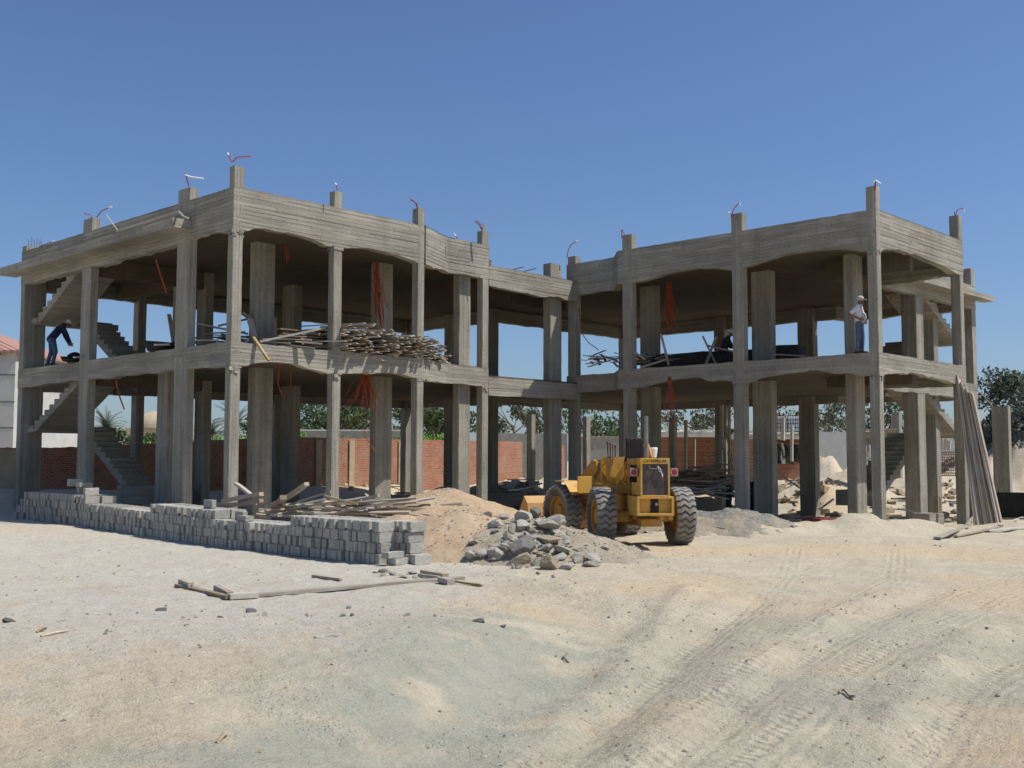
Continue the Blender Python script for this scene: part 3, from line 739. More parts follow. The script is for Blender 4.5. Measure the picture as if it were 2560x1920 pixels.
TR = [(1290, 108, 8.8, 3.9, 'eucalyptus leaning over the gap of the link', 'euc', 1500), (1342, 112, 8.5, 3.0, 'thin eucalyptus right of the gap column', 'euc', 900),
 (1500, 104, 8.7, 4.1, 'yellow green eucalyptus above the block wall behind the loader', 'acacia', 1500), (1725, 106, 9.1, 4.4, 'eucalyptus with forked trunk over the brick hut', 'euc', 1400),
 (1968, 100, 8.5, 3.4, 'eucalyptus behind the caged water tanks', 'euc', 1100), (2062, 108, 9.5, 4.1, 'sparse eucalyptus right of the dark rear column', 'euc', 700),
 (2150, 100, 8.5, 3.0, 'slim eucalyptus above the timber formwork', 'euc', 800), (2215, 100, 9.5, 2.5, 'small green topped tree left of the right staircase', 'acacia', 600),
 (672, 88, 6.5, 2.5, 'green bushy tree right of the palms', 'acacia', 1300), (820, 92, 8.1, 4.8, 'broad bushy tree over the maize with sky showing through', 'acacia', 2600), (905, 98, 8.7, 4.6, 'grey green tree behind the hanging conduits', 'euc', 1800),
 (1030, 96, 8.5, 4.4, 'dense grey green tree left of the slim front column', 'euc', 2000), (1090, 90, 8.1, 3.2, 'bright green tree beside the link column', 'acacia', 1600)]
for i, (px, d, h, w_, lab, kd, nl) in enumerate(TR): tree(U(px, d), d, h, w_, lab, 100+i, kd, nl, 0, .24, GT)
tree(U(300, 62), 62, 4.1, 1.9, 'round green bush beyond the brick wall near the left stairs', 201, 'bush', 2600, 0, .14, GT)
tree(U(395, 60), 60, 3.9, .9, 'slim leafy shrub in front of the domed building', 202, 'bush', 900, 0, .12, GT)
tree(U(140, 62), 62, 3.2, 1.6, 'low leafy shrub behind the wall under the left landing', 203, 'bush', 900, 0, .12, GT)
tree(U(2540, 62), 62, 7.4, 3.4, 'big feathery grey green tree at the right edge', 204, 'cas', 6500, 0, .17, GT)
tree(U(2490, 66), 66, 5.6, 2.2, 'lower feathery tree between the last columns', 205, 'cas', 4500, 0, .17, GT)
tree(U(2600, 70), 70, 8.6, 3.6, 'tallest feathery tree cut by the right frame edge', 206, 'cas', 5000, 0, .18, GT)
def palm(u, v, h, fl, label, seed):
    rng = random.Random(seed); loc = uvw(u, v); e = empty('date_palm', loc); tb = MB(); lb = MB()
    tb.tube([loc, loc+Vector((.1, .05, h*.5)), loc+Vector((.15, 0, h))], [.26, .2, .22], 8)
    c = loc+Vector((.15, 0, h))
    for i in range(34):
        a = rng.uniform(0, 6.28); el = rng.uniform(-.3, 1.35); L_ = fl*rng.uniform(.75, 1.1); p = c.copy(); d = Vector((math.cos(a)*math.cos(el), math.sin(a)*math.cos(el), math.sin(el)))
        pts = [p.copy()]
        for s_ in range(9):
            p = p+d*L_/9; d = (d+Vector((0, 0, -.16))).normalized(); pts.append(p.copy())
        lb.tube(pts, .02, 3)
        for s_ in range(1, 10):
            dd = (pts[s_]-pts[s_-1]).normalized(); sd = dd.cross(Vector((0, 0, 1))).normalized(); up_ = sd.cross(dd)
            for q in (-1, 1):
                for hh in (0, .5):
                    b = pts[s_-1].lerp(pts[s_], hh); t = b+(sd*q*.8+dd*.6+up_*.15).normalized()*fl*.24*(1.1-s_/12); w2 = dd*.035
                    lb.add([b-w2, b+w2, t], [(0, 1, 2)])
    child(tb, 'trunk', MBARK, e); child(lb, 'crown', ML5, e); tag(e, label, 'palm', 'date palms')
palm(U(262, 96), 96, 4.6, 2.4, 'date palm rising behind the bush by the left stairs', 1)
palm(U(585, 96), 96, 5.0, 2.7, 'spreading date palm just right of the corner column', 2)
palm(U(525, 104), 104, 4.4, 2.3, 'low date palm left of the corner column', 3)
palm(U(855, 92), 92, 3.6, 2.4, 'young date palm above the coping of the grey wall', 4)
# maize strip, nobody could count the plants
mb = MB(); rng = random.Random(5)
for i in range(9000):
    u = rng.uniform(-21, -3.0); v = rng.uniform(61, 70); px = u/v*2762.9+1280; b = uvw(u, v); h = rng.uniform(2.9, 3.7)*(1.0 if px > 700 else .93)
    if 930 < px < 1000 or 760 < px < 930: h *= .92
    for k in range(2):
        z = h*rng.uniform(.55, 1); a = rng.uniform(0, 6.28); L_ = rng.uniform(.3, .7); d = Vector((math.cos(a), math.sin(a), 0)); s_ = Vector((-d.y, d.x, 0))*.035
        p = Vector((b.x, b.y, z-.35)); mb.add([p-s_, p+s_, p+d*L_*.5+s_*.8+Vector((0, 0, .42)), p+d*L_*.5-s_*.8+Vector((0, 0, .42)), p+d*L_+Vector((0, 0, .2))], [(0, 1, 2, 3), (3, 2, 4)])
o = mb.build('maize_field', ML4); tag(o, 'bright green strip of tall maize beyond the brick wall', 'crop', kind='stuff')
# ---- right background
def lonecol(px0, px1, d, ztop, lit, label, zb=-.8, par=None):
    u0, u1 = U(px0, d), U(px1, d); b = uvw(u0, d); wv = .3; ww = max(.2, (u1-u0)*.75)
    mb = MB(); x, y = b.x, b.y
    mb.box((x, y-ww, zb), (x+wv, y, ztop), jit=.01); o = mb.build('concrete_pillar', MCV); tag(o, label, 'pillar', 'pillars standing beyond the building'); return o
lonecol(1317, 1338, 55, 4.3, 0, 'slim square pillar in front of the brick wall in the gap')
lonecol(1457, 1474, 56, 4.25, 0, 'slim square pillar left of the loader boom')
lonecol(1609, 1628, 48, 4.1, 0, 'square pillar just behind the loader seat')
lonecol(2228, 2256, 60, 4.7, 0, 'dark square pillar left of the right staircase')
lonecol(2480, 2532, 45, 4.25, 0, 'wide lone pillar with a bent rod on top at the right')
mb = MB(); q = atd(2483, 1012, 44.6); mb.tube([q, q+Vector((-.3, .25, .45)), q+Vector((-.6, .5, .75))], .02, 5); o = mb.build('bent_rod', MBEIGE); tag(o, 'bent pale rod sticking up from the lone wide pillar', 'rod')
mb = MB(); a = atd(2515, 1215, 42); mb.box((a.x-.2, a.y-2.6, -.7), (a.x+.5, a.y+.3, .95-.1), jit=.03); o = mb.build('dark_block_row', MDARK); tag(o, 'low row of dark blocks right of the lone wide pillar', 'blocks')
MSLAB = simple('lime_stained_slab', (.55, .53, .47), .9, .2, 2, .4)
def hut(u0, u1, v0, v1, h, label, sd):
    e = empty('brick_hut', uvw((u0+u1)/2, (v0+v1)/2), -YAW); L2 = Matrix.Translation(uvw(0, 0)) @ Matrix.Rotation(-YAW, 4, 'Z')
    mb = MB(); mb.box((u0, v0, -.3), (u1, v1, h), M=L2); child(mb, 'wall', MBRICK, e)
    mb = MB(); mb.box((u0-.4, v0-1.1, h+.002), (u1+.4, v1+.3, h+.24), M=L2, jit=.02); child(mb, 'roof', MSLAB, e)
    rng = random.Random(sd); mb = MB()
    for i in range(60):
        a = rng.uniform(u0, u1); s_ = rng.uniform(.1, .35); mb.box((a, v0-.9+rng.uniform(0, 1), h+.24), (a+s_*1.6, v0-.9+s_+rng.uniform(0, 1), h+.24+s_*.4), M=L2, jit=.05)
    child(mb, 'roof_debris', MSLAB, e)
    tag(e, label, 'hut'); return e
hut(U(1640, 60), U(1795, 60), 60, 66, 3.3, 'dark fronted brick hut with debris on its flat roof behind the loader', 3)
hut(U(1830, 58), U(2010, 58), 58, 64, 3.15, 'brick hut with clothes hung along its sunny wall', 4)
for (px0, px1, py0, py1, d, lab) in ((1674, 1690, 1042, 1216, 44, 'thick timber prop standing right of the loader'), (1711, 1718, 1048, 1165, 50, 'thin pale prop under the hut roof edge'),
        (1735, 1739, 1096, 1165, 52, 'thin leaning prop against the dark hut'), (1800, 1808, 1010, 1240, 45, 'dark timber prop beside the crossed braces'), (1977, 1983, 1060, 1135, 55, 'round topped pole in front of the clothes'), (1954, 1962, 1042, 1083, 56, 'upright plank beside the water tank')):
    a = atd((px0+px1)/2, py1, d); b = atd((px0+px1)/2, py0, d); wd = (px1-px0)/2762.9*d
    mb = MB(); mb.bar((a.x, a.y, a.z-.3), (b.x+.02, b.y, b.z), wd, wd*.8, up=(1, 0, 0)); o = mb.build('timber_prop', MWOODG); tag(o, lab, 'prop')
# crossed braces on the prop
mb = MB(); 
for (a, b) in (((1812, 1052), (1832, 1150)), ((1826, 1048), (1806, 1125)), ((1800, 1072), (1822, 1068)), ((1808, 1094), (1826, 1092)), ((1822, 1128), (1832, 1170)), ((1824, 1010), (1824, 1240))):
    mb.bar(atd(*a, 44), atd(*b, 44.3), .1, .05)
o = mb.build('brace_frame', MWOODG); tag(o, 'nailed timber brace frame with pale crosspieces under the right wing', 'brace')
# clothes line
MCL = [simple('dark_cloth', (.03, .035, .05), .9, .3), simple('white_cloth', (.7, .7, .7), .9, .1), simple('grey_cloth', (.2, .2, .2), .9, .3), simple('olive_cloth', (.12, .12, .08), .9, .3)]
rng = random.Random(9); a, b = atd(1935, 1104, 57.5), atd(2000, 1106, 57.5)
mb = MB(); mb.tube([a, a.lerp(b, .5)-Vector((0, 0, .05)), b], .02, 5); o = mb.build('clothes_line', MWHITE); tag(o, 'washing line strung in front of the brick hut', 'line')
for i in range(13):
    t = (i+.5)/13; c = a.lerp(b, t); L_ = rng.uniform(.7, 1.1); w2 = .09; mb = MB(); r = (b-a).normalized()
    vs = []; m = 6
    for k in range(m+1):
        z = c.z-.02-L_*k/m
        for q in (-1, -.3, .4, 1): vs.append(Vector((c.x, c.y, z))+r*(w2*q*(1+.5*k/m))+Vector((math.cos(YAW+1.57), 0, 0))*0+uvw(0, .04*math.sin(q*5+k))-uvw(0, 0))
    fs = [(k*4+j, k*4+j+1, k*4+j+5, k*4+j+4) for k in range(m) for j in range(3)]; mb.add(vs, fs)
    o = mb.build('hanging_garment', MCL[rng.choice((0, 0, 2, 3)) if i != 4 else 1]); so_ = o.modifiers.new('s', 'SOLIDIFY'); so_.thickness = .02
    tag(o, 'white shirt hanging among the dark clothes' if i == 4 else 'dark garment hanging on the line before the brick hut', 'clothing', 'clothes on the washing line')
# caged water tanks
for i, (px, lab) in enumerate(((1951, 'grey caged water tank on the hut roof, left one'), (1983, 'white caged water tank on the hut roof, right one'))):
    q = atd(px, 1076, 60); e = empty('caged_tank', q, -YAW); M2 = Matrix.Translation(q) @ Matrix.Rotation(-YAW, 4, 'Z')
    mb = MB(); mb.box((-.38, 0, 0), (.38, .9, .82), M=M2); child(mb, 'tank', simple('tank_plastic%d' % i, (.45, .48, .5) if i == 0 else (.68, .72, .76)), e, bevel=.04)
    mb = MB()
    for k in range(7): x = -.4+k*.8/6; mb.tube([M2 @ Vector((x, -.03, 0)), M2 @ Vector((x, -.03, .86))], .014, 4)
    for k in range(5): z = .86*k/4; mb.tube([M2 @ Vector((-.41, -.03, z)), M2 @ Vector((.41, -.03, z))], .014, 4)
    child(mb, 'cage', MDARK, e); tag(e, lab, 'tank')
# timber formwork ring with braces
e = empty('formwork', atd(2180, 1090, 52)); mb = MB()
a, b = atd(2128, 1092, 52), atd(2240, 1090, 52); mb.bar(a, b, .1, .62, seg=6, jit=.01); child(mb, 'panel', MWOOD, e)
mb = MB(); mb.bar(atd(2126, 1071, 51.8), atd(2240, 1069, 51.8), .3, .1); child(mb, 'top_board', MWOODG, e)
for (p, q) in (((2140, 1105), (2142, 1150)), ((2170, 1105), (2172, 1140)), ((2148, 1108), (2172, 1138)), ((2178, 1078), (2132, 1120)), ((2134, 1150), (2160, 1148)), ((2120, 1178), (2182, 1138))):
    mb = MB(); mb.bar(atd(*p, 51.8), atd(*q, 51.6), .09, .05); child(mb, 'brace', MWOOD, e)
tag(e, 'raised timber formwork beam on braces left of the right staircase', 'formwork')
# rebar cages stacked
e = empty('rebar_stack', atd(2357, 1170, 50)); mb = MB(); rng = random.Random(4)
for k in range(5):
    z = 1185-k*13
    for j in range(2): mb.tube([atd(2318, z-j*6, 50+j*.6), atd(2400, z-2-j*6, 50.4+j*.6)], .022, 4)
    for j in range(15): x = 2320+j*5.3; mb.tube([atd(x, z, 50), atd(x+1, z-10, 50), atd(x+1, z-12, 50.6), atd(x, z-2, 50.6)], .014, 4)
child(mb, 'cage', MREBAR, e); tag(e, 'rusty stacked rebar cages between the right columns', 'rebar')
for i, (px, py0, py1) in enumerate(((2337, 1238, 1284), (2341, 1236, 1284), (2346, 1236, 1284), (2351, 1234, 1280), (2354, 1240, 1280))):
    mb = MB(); mb.tube([atd(px, py1, 40), atd(px+rng.uniform(-2, 2), py0, 40)], .012, 5); o = mb.build('starter_bar', MREBAR); tag(o, 'thin starter bar standing from a low footing', 'rebar', 'starter bars of the footing')
mb = MB(); q = atd(2350, 1320, 35.5); mb.box((q.x-.7, q.y, -.7), (q.x+.4, q.y+.6, .35), jit=.02); o = mb.build('footing', MCH); tag(o, 'short concrete footing block beside the slim lit column', 'footing')
mb = MB()
for i in range(9):
    px = 2358+rng.uniform(-22, 22)
    mb.bar(atd(px, 1120, 58), atd(px+rng.uniform(-3, 3), 1098-rng.uniform(0, 14), 58), .12, .1)
o = mb.build('prop_cluster', MWOODG); tag(o, 'row of upright shuttering props above the rebar', 'props')
# ------------------------------------------------------------ sand and rubble heaps
def sand(name, cen, R, f, mat, label, cat, n=150, kind=None):
    vs = []; ok = {}; 
    for i in range(n+1):
        for j in range(n+1):
            x = cen[0]+(i/n*2-1)*R; y = cen[1]+(j/n*2-1)*R; vs.append((x, y, gz(x, y)+f(x, y)))
    fs = []
    for i in range(n):
        for j in range(n):
            q = (i*(n+1)+j, (i+1)*(n+1)+j, (i+1)*(n+1)+j+1, i*(n+1)+j+1)
            if max(vs[k][2]-gz(vs[k][0], vs[k][1], True) for k in q[:1]) > -.035: fs.append(q)
    used = sorted({k for q in fs for k in q}); mp = {k: i for i, k in enumerate(used)}
    me = bpy.data.meshes.new(name); me.from_pydata([vs[k] for k in used], [], [tuple(mp[k] for k in q) for q in fs])
    me.polygons.foreach_set('use_smooth', [True]*len(me.polygons)); me.materials.append(mat)
    o = obj(name, me); tag(o, label, cat, kind=kind); return o
def cone(x, y, cx, cy, r, h, rx=1, ry=1, rot=0):
    c, s = math.cos(rot), math.sin(rot); dx, dy = x-cx, y-cy; u = (dx*c+dy*s)/rx; v = (-dx*s+dy*c)/ry
    d = math.sqrt(u*u+v*v)/r; d *= 1+.16*n3(x, y, 2, .9)
    return h*(1.12-math.sqrt(d*d+.03)) if d < 1.35 else -.4
def rough(x, y): return .05*n3(x, y, 1, 1.3)+.035*n3(x, y, 4, 3.5)+.018*n3(x, y, 7, 9)
def softmax(*a):
    m = max(a); return m+.05*math.log(sum(math.exp((q-m)/.05) for q in a))
def f_orange(x, y):
    z = softmax(cone(x, y, *H1[:2], 2.9, 1.3), cone(x, y, *H2[:2], 1.9, .62), cone(x, y, *H3[:2], 2.8, .92), cone(x, y, *H5[:2], 1.5, .75))
    return z+rough(x, y)*1.0
def f_rub(x, y): return softmax(cone(x, y, *H4[:2], 2.35, .82, 1, 1), cone(x, y, *H6[:2], 1.5, .5))+rough(x, y)*1.5
def P2(px, py, d): p = atd(px, py, d); return (p.x, p.y)
H1 = P2(1118, 1250, 28.5); H2 = P2(985, 1280, 27); H3 = P2(1150, 1330, 24.5); H5 = P2(1000, 1285, 26)
H4 = P2(1320, 1280, 23.6); H6 = P2(1415, 1330, 23.2)
k = NT('orange_sand'); g = k.world(); c = k.ramp(k.noise(g, 1.2, 6, .65), [(.3, (.54, .37, .22)), (.7, (.62, .49, .345))])
c = k.mix(.5, c, k.ramp(k.noise(g, 22, 6, .75), [(.3, .3), (.7, .75)]), 'SOFT_LIGHT'); k.col(c)
k.bump(k.math('ADD', k.noise(g, 9, 6, .75), k.noise(g, 50, 4, .7)), .9, .05); k.b.inputs['Roughness'].default_value = .97; MSAND = k.m
k = NT('rubble_dirt'); g = k.world(); c = k.ramp(k.noise(g, 1.6, 6, .65), [(.3, (.47, .41, .31)), (.7, (.60, .52, .385))])
c = k.mix(.6, c, k.ramp(k.noise(g, 18, 6, .75), [(.3, .25), (.7, .75)]), 'SOFT_LIGHT'); k.col(c)
k.bump(k.math('ADD', k.noise(g, 9, 6, .75), k.noise(g, 50, 4, .7)), 1., .06); k.b.inputs['Roughness'].default_value = .97; MDIRT = k.m
k = NT('grey_gravel'); g = k.world(); c = k.mix(k.ramp(k.noise(g, 1.1, 5, .7), [(.42, 0.), (.6, 1.)]), k.ramp(k.noise(g, 7, 6, .8), [(.3, (.16, .155, .14)), (.7, (.40, .385, .34))]), (.42, .36, .26)); k.col(c); k.bump(k.noise(g, 14, 6, .75), 1., .08); MGRAV = k.m
sand('sand_heap', ((H1[0]+H3[0])/2, (H1[1]+H3[1])/2), 5.6, f_orange, MSAND, 'peaked orange sand heap between the block stack and the building', 'sand heap')
sand('rubble_mound', H4, 3.6, f_rub, MDIRT, 'pale earth mound carrying broken concrete in front of the loader', 'mound')
G1c = P2(1700, 1330, 30.6)
sand('gravel_heap', G1c, 5.0, lambda x, y: softmax(cone(x, y, *P2(1700, 1300, 31.5), 2.4, .24), cone(x, y, *P2(1800, 1300, 30), 1.6, .22), cone(x, y, *P2(1560, 1300, 31), 1.6, .22))+rough(x, y)*2.2, MGRAV, 'low grey gravel heap behind the loader wheels', 'gravel heap', 120)
# ---- rocks
def rockmesh(seed, sub=3, flat=1.0):
    import bmesh
    rng = random.Random(seed); bm = bmesh.new(); bmesh.ops.create_icosphere(bm, subdivisions=sub+1, radius=1)
    pl = [(Vector((rng.gauss(0, 1), rng.gauss(0, 1), rng.gauss(0, 1))).normalized(), rng.uniform(.42, .82)) for _ in range(13)]
    for v in bm.verts:
        for n_, d in pl:
            e_ = v.co.dot(n_)-d
            if e_ > 0: v.co -= n_*e_
        v.co.z *= flat
        v.co += v.co.normalized()*(.03*mn.noise(v.co*2.5+Vector((seed, 0, 0)))+.035*mn.noise(v.co*9+Vector((seed, 0, 0))))
    me = bpy.data.meshes.new('rock'); bm.to_mesh(me); bm.free(); return me
k = NT('broken_concrete'); g = k.pos(); oi = k.n('ObjectInfo')
c = k.ramp(k.noise(g, 3, 6, .7), [(.3, (.50, .47, .39)), (.7, (.74, .70, .60))]); hs = k.n('HueSaturation'); k.l(c, hs.inputs['Color']); k.l(k.math('MULTIPLY_ADD', oi.outputs['Random'], .35, .82), hs.inputs['Value'])
k.col(hs.outputs[0]); k.bump(k.math('ADD', k.noise(g, 9, 6, .75), k.noise(g, 30, 4, .7)), .9, .05); MROCK = k.m
k = NT('dark_lump'); g = k.pos(); k.col(k.ramp(k.noise(g, 4, 6, .7), [(.3, (.20, .195, .175)), (.7, (.36, .35, .31))])); k.bump(k.noise(g, 16, 6, .8), 1., .06); MLUMP = k.m
k = NT('ochre_stone'); g = k.pos(); k.col(k.ramp(k.noise(g, 3, 6, .7), [(.3, (.36, .29, .20)), (.7, (.55, .45, .32))])); k.bump(k.noise(g, 12, 6, .8), .9, .05); MOCH = k.m
RM = []
for i in range(10):
    me = rockmesh(i+1, 3, [1, .6, .75, .5][i % 4]); me.materials.append([MROCK, MROCK, MROCK, MOCH, MROCK][i % 5]); RM.append(me)
RML = rockmesh(50, 3, .8); RML.materials.append(MLUMP)
def surf(x, y):
    z = gz(x, y)
    if (x-H4[0])**2+(y-H4[1])**2 < 12: z = max(z, z+f_rub(x, y))
    if (x-H1[0])**2+(y-H1[1])**2 < 60: z = max(z, gz(x, y)+f_orange(x, y))
    return z
rr_ = random.Random(11); RS = 1.3
def hit(px, py, d0=12, d1=40):             # first place where the sight line meets the modelled surface
    d = d0
    while d < d1:
        p = atd(px, py, d)
        if p.z < surf(p.x, p.y): return p, d
        d += .08
    return atd(px, py, d1), d1
def rock(px, py, wpx, hpx, label, mi=None, group='broken concrete lumps on the mound', dark=False, sink=.25, cat='rubble', rz=None):
    p, d = hit(px, py+hpx*.3); s_ = wpx/2762.9*d/2*RS; hz = hpx/2762.9*d/2*RS*.85
    me = RML if dark else RM[mi if mi is not None else rr_.randrange(10)]
    o = obj('rock' if cat != 'rubble' else 'concrete_lump', me, None, (p.x, p.y, surf(p.x, p.y)+hz*(.75-sink*1.6)), (rr_.uniform(-.35, .35), rr_.uniform(-.35, .35), rr_.uniform(0, 6.3) if rz is None else rz), (s_, s_*rr_.uniform(.7, 1), hz/.7))
    tag(o, label, cat, group); return o
LR_ = 'pale grey lump of broken concrete lying on the earth mound'
# (zoom origin 1160,1200 scale .18083)
def Z(x, y): return 1160+x*.18083, 1200+y*.18083
rock(*Z(800, 960), 76, 60, 'big rounded dark grey lump at the front of the mound', dark=True, sink=.2)
rock(*Z(790, 1120), 66, 30, 'long pale grey slab piece under the dark rounded lump')
rock(*Z(1200, 1150), 62, 46, 'brown sided broken slab tilted at the foot of the mound', mi=8, sink=.1)
rock(*Z(1180, 830), 62, 28, 'flat pale slab with a wire across it in mid mound', mi=3, sink=0)
rock(*Z(1180, 650), 60, 30, 'broad flat topped lump below the mound crest', mi=1, sink=.1)
rock(*Z(1000, 480), 46, 30, 'dark bellied lump on the mound crest', dark=True, sink=.1)
rock(*Z(850, 520), 44, 24, 'pale lump on the crest left of the dark one', mi=0, sink=.1)
for (x, y, a, b) in ((350, 470, 28, 20), (540, 510, 36, 20), (440, 620, 46, 30), (780, 630, 46, 34), (1040, 600, 30, 18), (1240, 560, 50, 18), (1160, 490, 30, 16), (600, 780, 26, 22), (880, 780, 30, 16), (960, 700, 22, 26),
        (1350, 990, 46, 22), (1120, 980, 40, 24), (1330, 1060, 40, 20), (1040, 1120, 34, 30), (1420, 1200, 44, 20), (1560, 1090, 34, 34), (1800, 1060, 50, 22), (1800, 1160, 44, 20), (1680, 1110, 26, 20), (700, 690, 26, 22), (1340, 960, 26, 14),
        (100, 1040, 36, 22), (260, 1040, 34, 26), (420, 1060, 44, 22), (570, 880, 26, 14), (480, 920, 22, 14), (560, 940, 24, 14), (1960, 930, 24, 16), (640, 830, 30, 16), (900, 860, 24, 16), (1480, 1160, 28, 22), (1270, 1110, 26, 18), (690, 1200, 16, 16), (1250, 1330, 12, 10), (1040, 1290, 12, 10)):
    rock(*Z(x, y), a, b, LR_)
for i in range(95):
    a = rr_.uniform(0, 6.28); x_, y_ = 1010+rr_.gauss(0, 330), 900+rr_.gauss(0, 190)
    if 60 < x_ < 1850 and 480 < y_ < 1230: w0 = rr_.uniform(7, 1)*0+8+22*rr_.random()**2; rock(*Z(x_, y_), w0, w0*.6, LR_, sink=.35)
RS = .85
# scattered stones in the foreground
LS = [(874, 1521, 20, 13, 'small brown stone sitting alone in the middle ground'), (860, 1583, 26, 16, 'pale rounded stone beside a grey one'), (883, 1588, 24, 18, 'grey stone touching a pale rounded one'), (1020, 1670, 26, 16, 'small grey angular stone left of the damp lane'),
 (661, 1796, 28, 20, 'dark stone in the lower left foreground'), (155, 1646, 10, 8, 'tiny dark stone left of the dust patch'), (278, 1540, 10, 7, 'small dark pebble near the plank frame'), (220, 1539, 16, 8, 'flat pale stone left of the plank frame'), (19, 1495, 12, 8, 'dark pebble at the far left'), (132, 1512, 9, 6, 'dark pebble below the block stack'),
 (142, 1413, 7, 5, 'tiny pebble in front of the block stack'), (286, 1672, 11, 8, 'greenish pebble in the lower left'), (862, 1725, 12, 8, 'small dark pebble left of the lane'), (1090, 1683, 18, 9, 'curved grey stone at the lane edge'), (459, 1569, 14, 9, 'grey pebble in the dusty gravel')]
for (x, y, a, b, lab) in LS: rock(x, y, a, b, lab, group=None, cat='stone', mi=rr_.choice((0, 2, 4, 8)))
for (x, y, a, b, lab) in ((1198, 1575, 44, 26, 'crumpled dark clod with ragged edges by the damp patch'), (20, 1620, 64, 26, 'dark crusty cement clod cut by the left frame edge'), (630, 1528, 56, 18, 'broken grey cement clod right of the plank end'), (405, 1527, 44, 14, 'pale broken cement clod left of the plank frame'),
        (1260, 1655, 34, 12, 'dark curled scrap on the damp clay'), (550, 1787//1+0, 30, 8, 'dried leaf like scrap')):
    p, d = hit(x, y)
    for q in range(1): rock(x, y, a, b, lab, group=None, cat='clod', dark=True, sink=.3)
# pebbles: nobody could count them
mb = MB(); rp = random.Random(21)
def pebble(x, y, s_):
    z = surf(x, y); vs = []
    for dx, dy, dz in ((1, 0, 0), (0, 1, 0), (-1, 0, 0), (0, -1, 0), (.2, .1, 1), (0, 0, -1)):
        vs.append((x+dx*s_*rp.uniform(.7, 1.3), y+dy*s_*rp.uniform(.5, 1.1), z+s_*.15+dz*s_*rp.uniform(.5, .8)))
    mb.add(vs, [(0, 1, 4), (1, 2, 4), (2, 3, 4), (3, 0, 4), (1, 0, 5), (2, 1, 5), (3, 2, 5), (0, 3, 5)], rp.choice((0, 0, 1, 2)))
cnt = 0
while cnt < 3600:
    v = rp.uniform(4.2, 27)**1; u = rp.uniform(-.47, .47)*v*1.05; p = uvw(u, v)
    den = .10+.6*max(0, mn.noise(Vector((p.x*.5, p.y*.5, 2)))+.1)
    for pts, w_, h_ in RID: den += 1.3*ridge(u, v, pts, .45, 1)
    dd = math.hypot(p.x-H4[0], p.y-H4[1]); den += 1.5*math.exp(-((dd-2.6)/.9)**2)
    if u < 0 and 8 < v < 13: den += .45
    if rp.random() < den*.55: pebble(p.x, p.y, .003+.013*rp.random()**4*(1+v/14)+.0002*v); cnt += 1
for _ in range(900):
    a = rp.uniform(0, 6.3); r = rp.uniform(0, 2.6); pebble(H4[0]+r*math.cos(a), H4[1]+r*math.sin(a), rp.uniform(.012, .05))
for _ in range(900):
    a = rp.uniform(0, 6.3); r = rp.uniform(0, 3.2); pebble(H1[0]+r*math.cos(a), H1[1]+r*math.sin(a), rp.uniform(.008, .03))
o = mb.build('pebbles', [MOCH, MROCK, MLUMP]); tag(o, 'loose pebbles and crumbs scattered over the sandy ground', 'pebbles', kind='stuff')

# ------------------------------------------------------------ concrete block stack
k = NT('cement_block'); g = k.pos(); oi = k.n('ObjectInfo'); wp = k.world()
c = k.ramp(k.noise(wp, 16, 6, .75), [(.3, (.285, .272, .235)), (.7, (.49, .475, .42))]); hs = k.n('HueSaturation'); k.l(c, hs.inputs['Color']); k.l(k.math('MULTIPLY_ADD', oi.outputs['Random'], .35, .82), hs.inputs['Value'])
pt = k.ramp(k.noise(wp, 55, 4, .7), [(.62, 0.), (.72, 1.)]); k.col(k.mix(k.math('MULTIPLY', pt, .6), hs.outputs[0], (.12, .12, .115)))
k.bump(k.math('ADD', k.noise(wp, 30, 5, .8), k.noise(wp, 90, 3, .7)), .9, .012); MBLK = k.m
def blockmesh(seed):
    import bmesh
    rng = random.Random(seed); bm = bmesh.new(); bmesh.ops.create_cube(bm, size=1)
    for v in bm.verts: v.co = Vector((v.co.x*.398, v.co.y*.118, v.co.z*.198))
    bmesh.ops.bevel(bm, geom=bm.edges[:], offset=.007, segments=1, affect='EDGES')
    bmesh.ops.subdivide_edges(bm, edges=[e for e in bm.edges if e.calc_length() > .1], cuts=2, use_grid_fill=True)
    for v in bm.verts: v.co += Vector((rng.uniform(-.0035, .0035), rng.uniform(-.003, .003), rng.uniform(-.0035, .0035)))
    me = bpy.data.meshes.new('block'); bm.to_mesh(me); bm.free(); me.materials.append(MBLK); return me
BM_ = [blockmesh(i) for i in range(7)]
rb = random.Random(31); BL = []
def ypx(px, X=-2.65): return atx(px, 1300, X).y
yA, yB, yC, yD, yE = ypx(722), ypx(535), ypx(380), ypx(217), ypx(40)
def courses(y):
    if y < yA: return 4
    if y < yB: return 3
    if y < yC: return 4
    if y < yD: return 3
    return 4
Y0 = -9.62
for col_, (xc, ys) in enumerate(((-2.45, Y0), (-2.02, -10.0))):
    for cr in range(4):
        y = ys+(0 if cr else (-.02 if col_ == 0 else -.2)); 
        if cr and col_ == 1: y += rb.uniform(0, .06)
        while y < yE-cr*.22*(1 if True else 0):
            y += .129+(rb.random() < .13)*rb.uniform(.01, .06)+rb.uniform(0, .016)
            if courses(y) <= cr: continue
            jx = rb.gauss(0, .018)+(-.045 if rb.random() < .1 else 0)+(.05 if rb.random() < .07 else 0)
            BL.append((xc+jx, y, cr, rb.gauss(0, .02), col_, rb.gauss(0, .012)))
def bz_(x, y, cr): return .26*ss(-4, 6, y-.15*x)*ss(6, -4, x)+.05*math.exp(-1.4*(((x+4)/9)**2+((y+2)/9)**2))+.1+cr*.204
front = sorted([b for b in BL if b[4] == 0], key=lambda b: b[1]); back = sorted([b for b in BL if b[4] == 1], key=lambda b: b[1])
ind = front[:262]+back[:22]; rest = front[262:]+back[22:]
bfirst = obj('concrete_block', BM_[0]); bfirst['category'] = 'block'
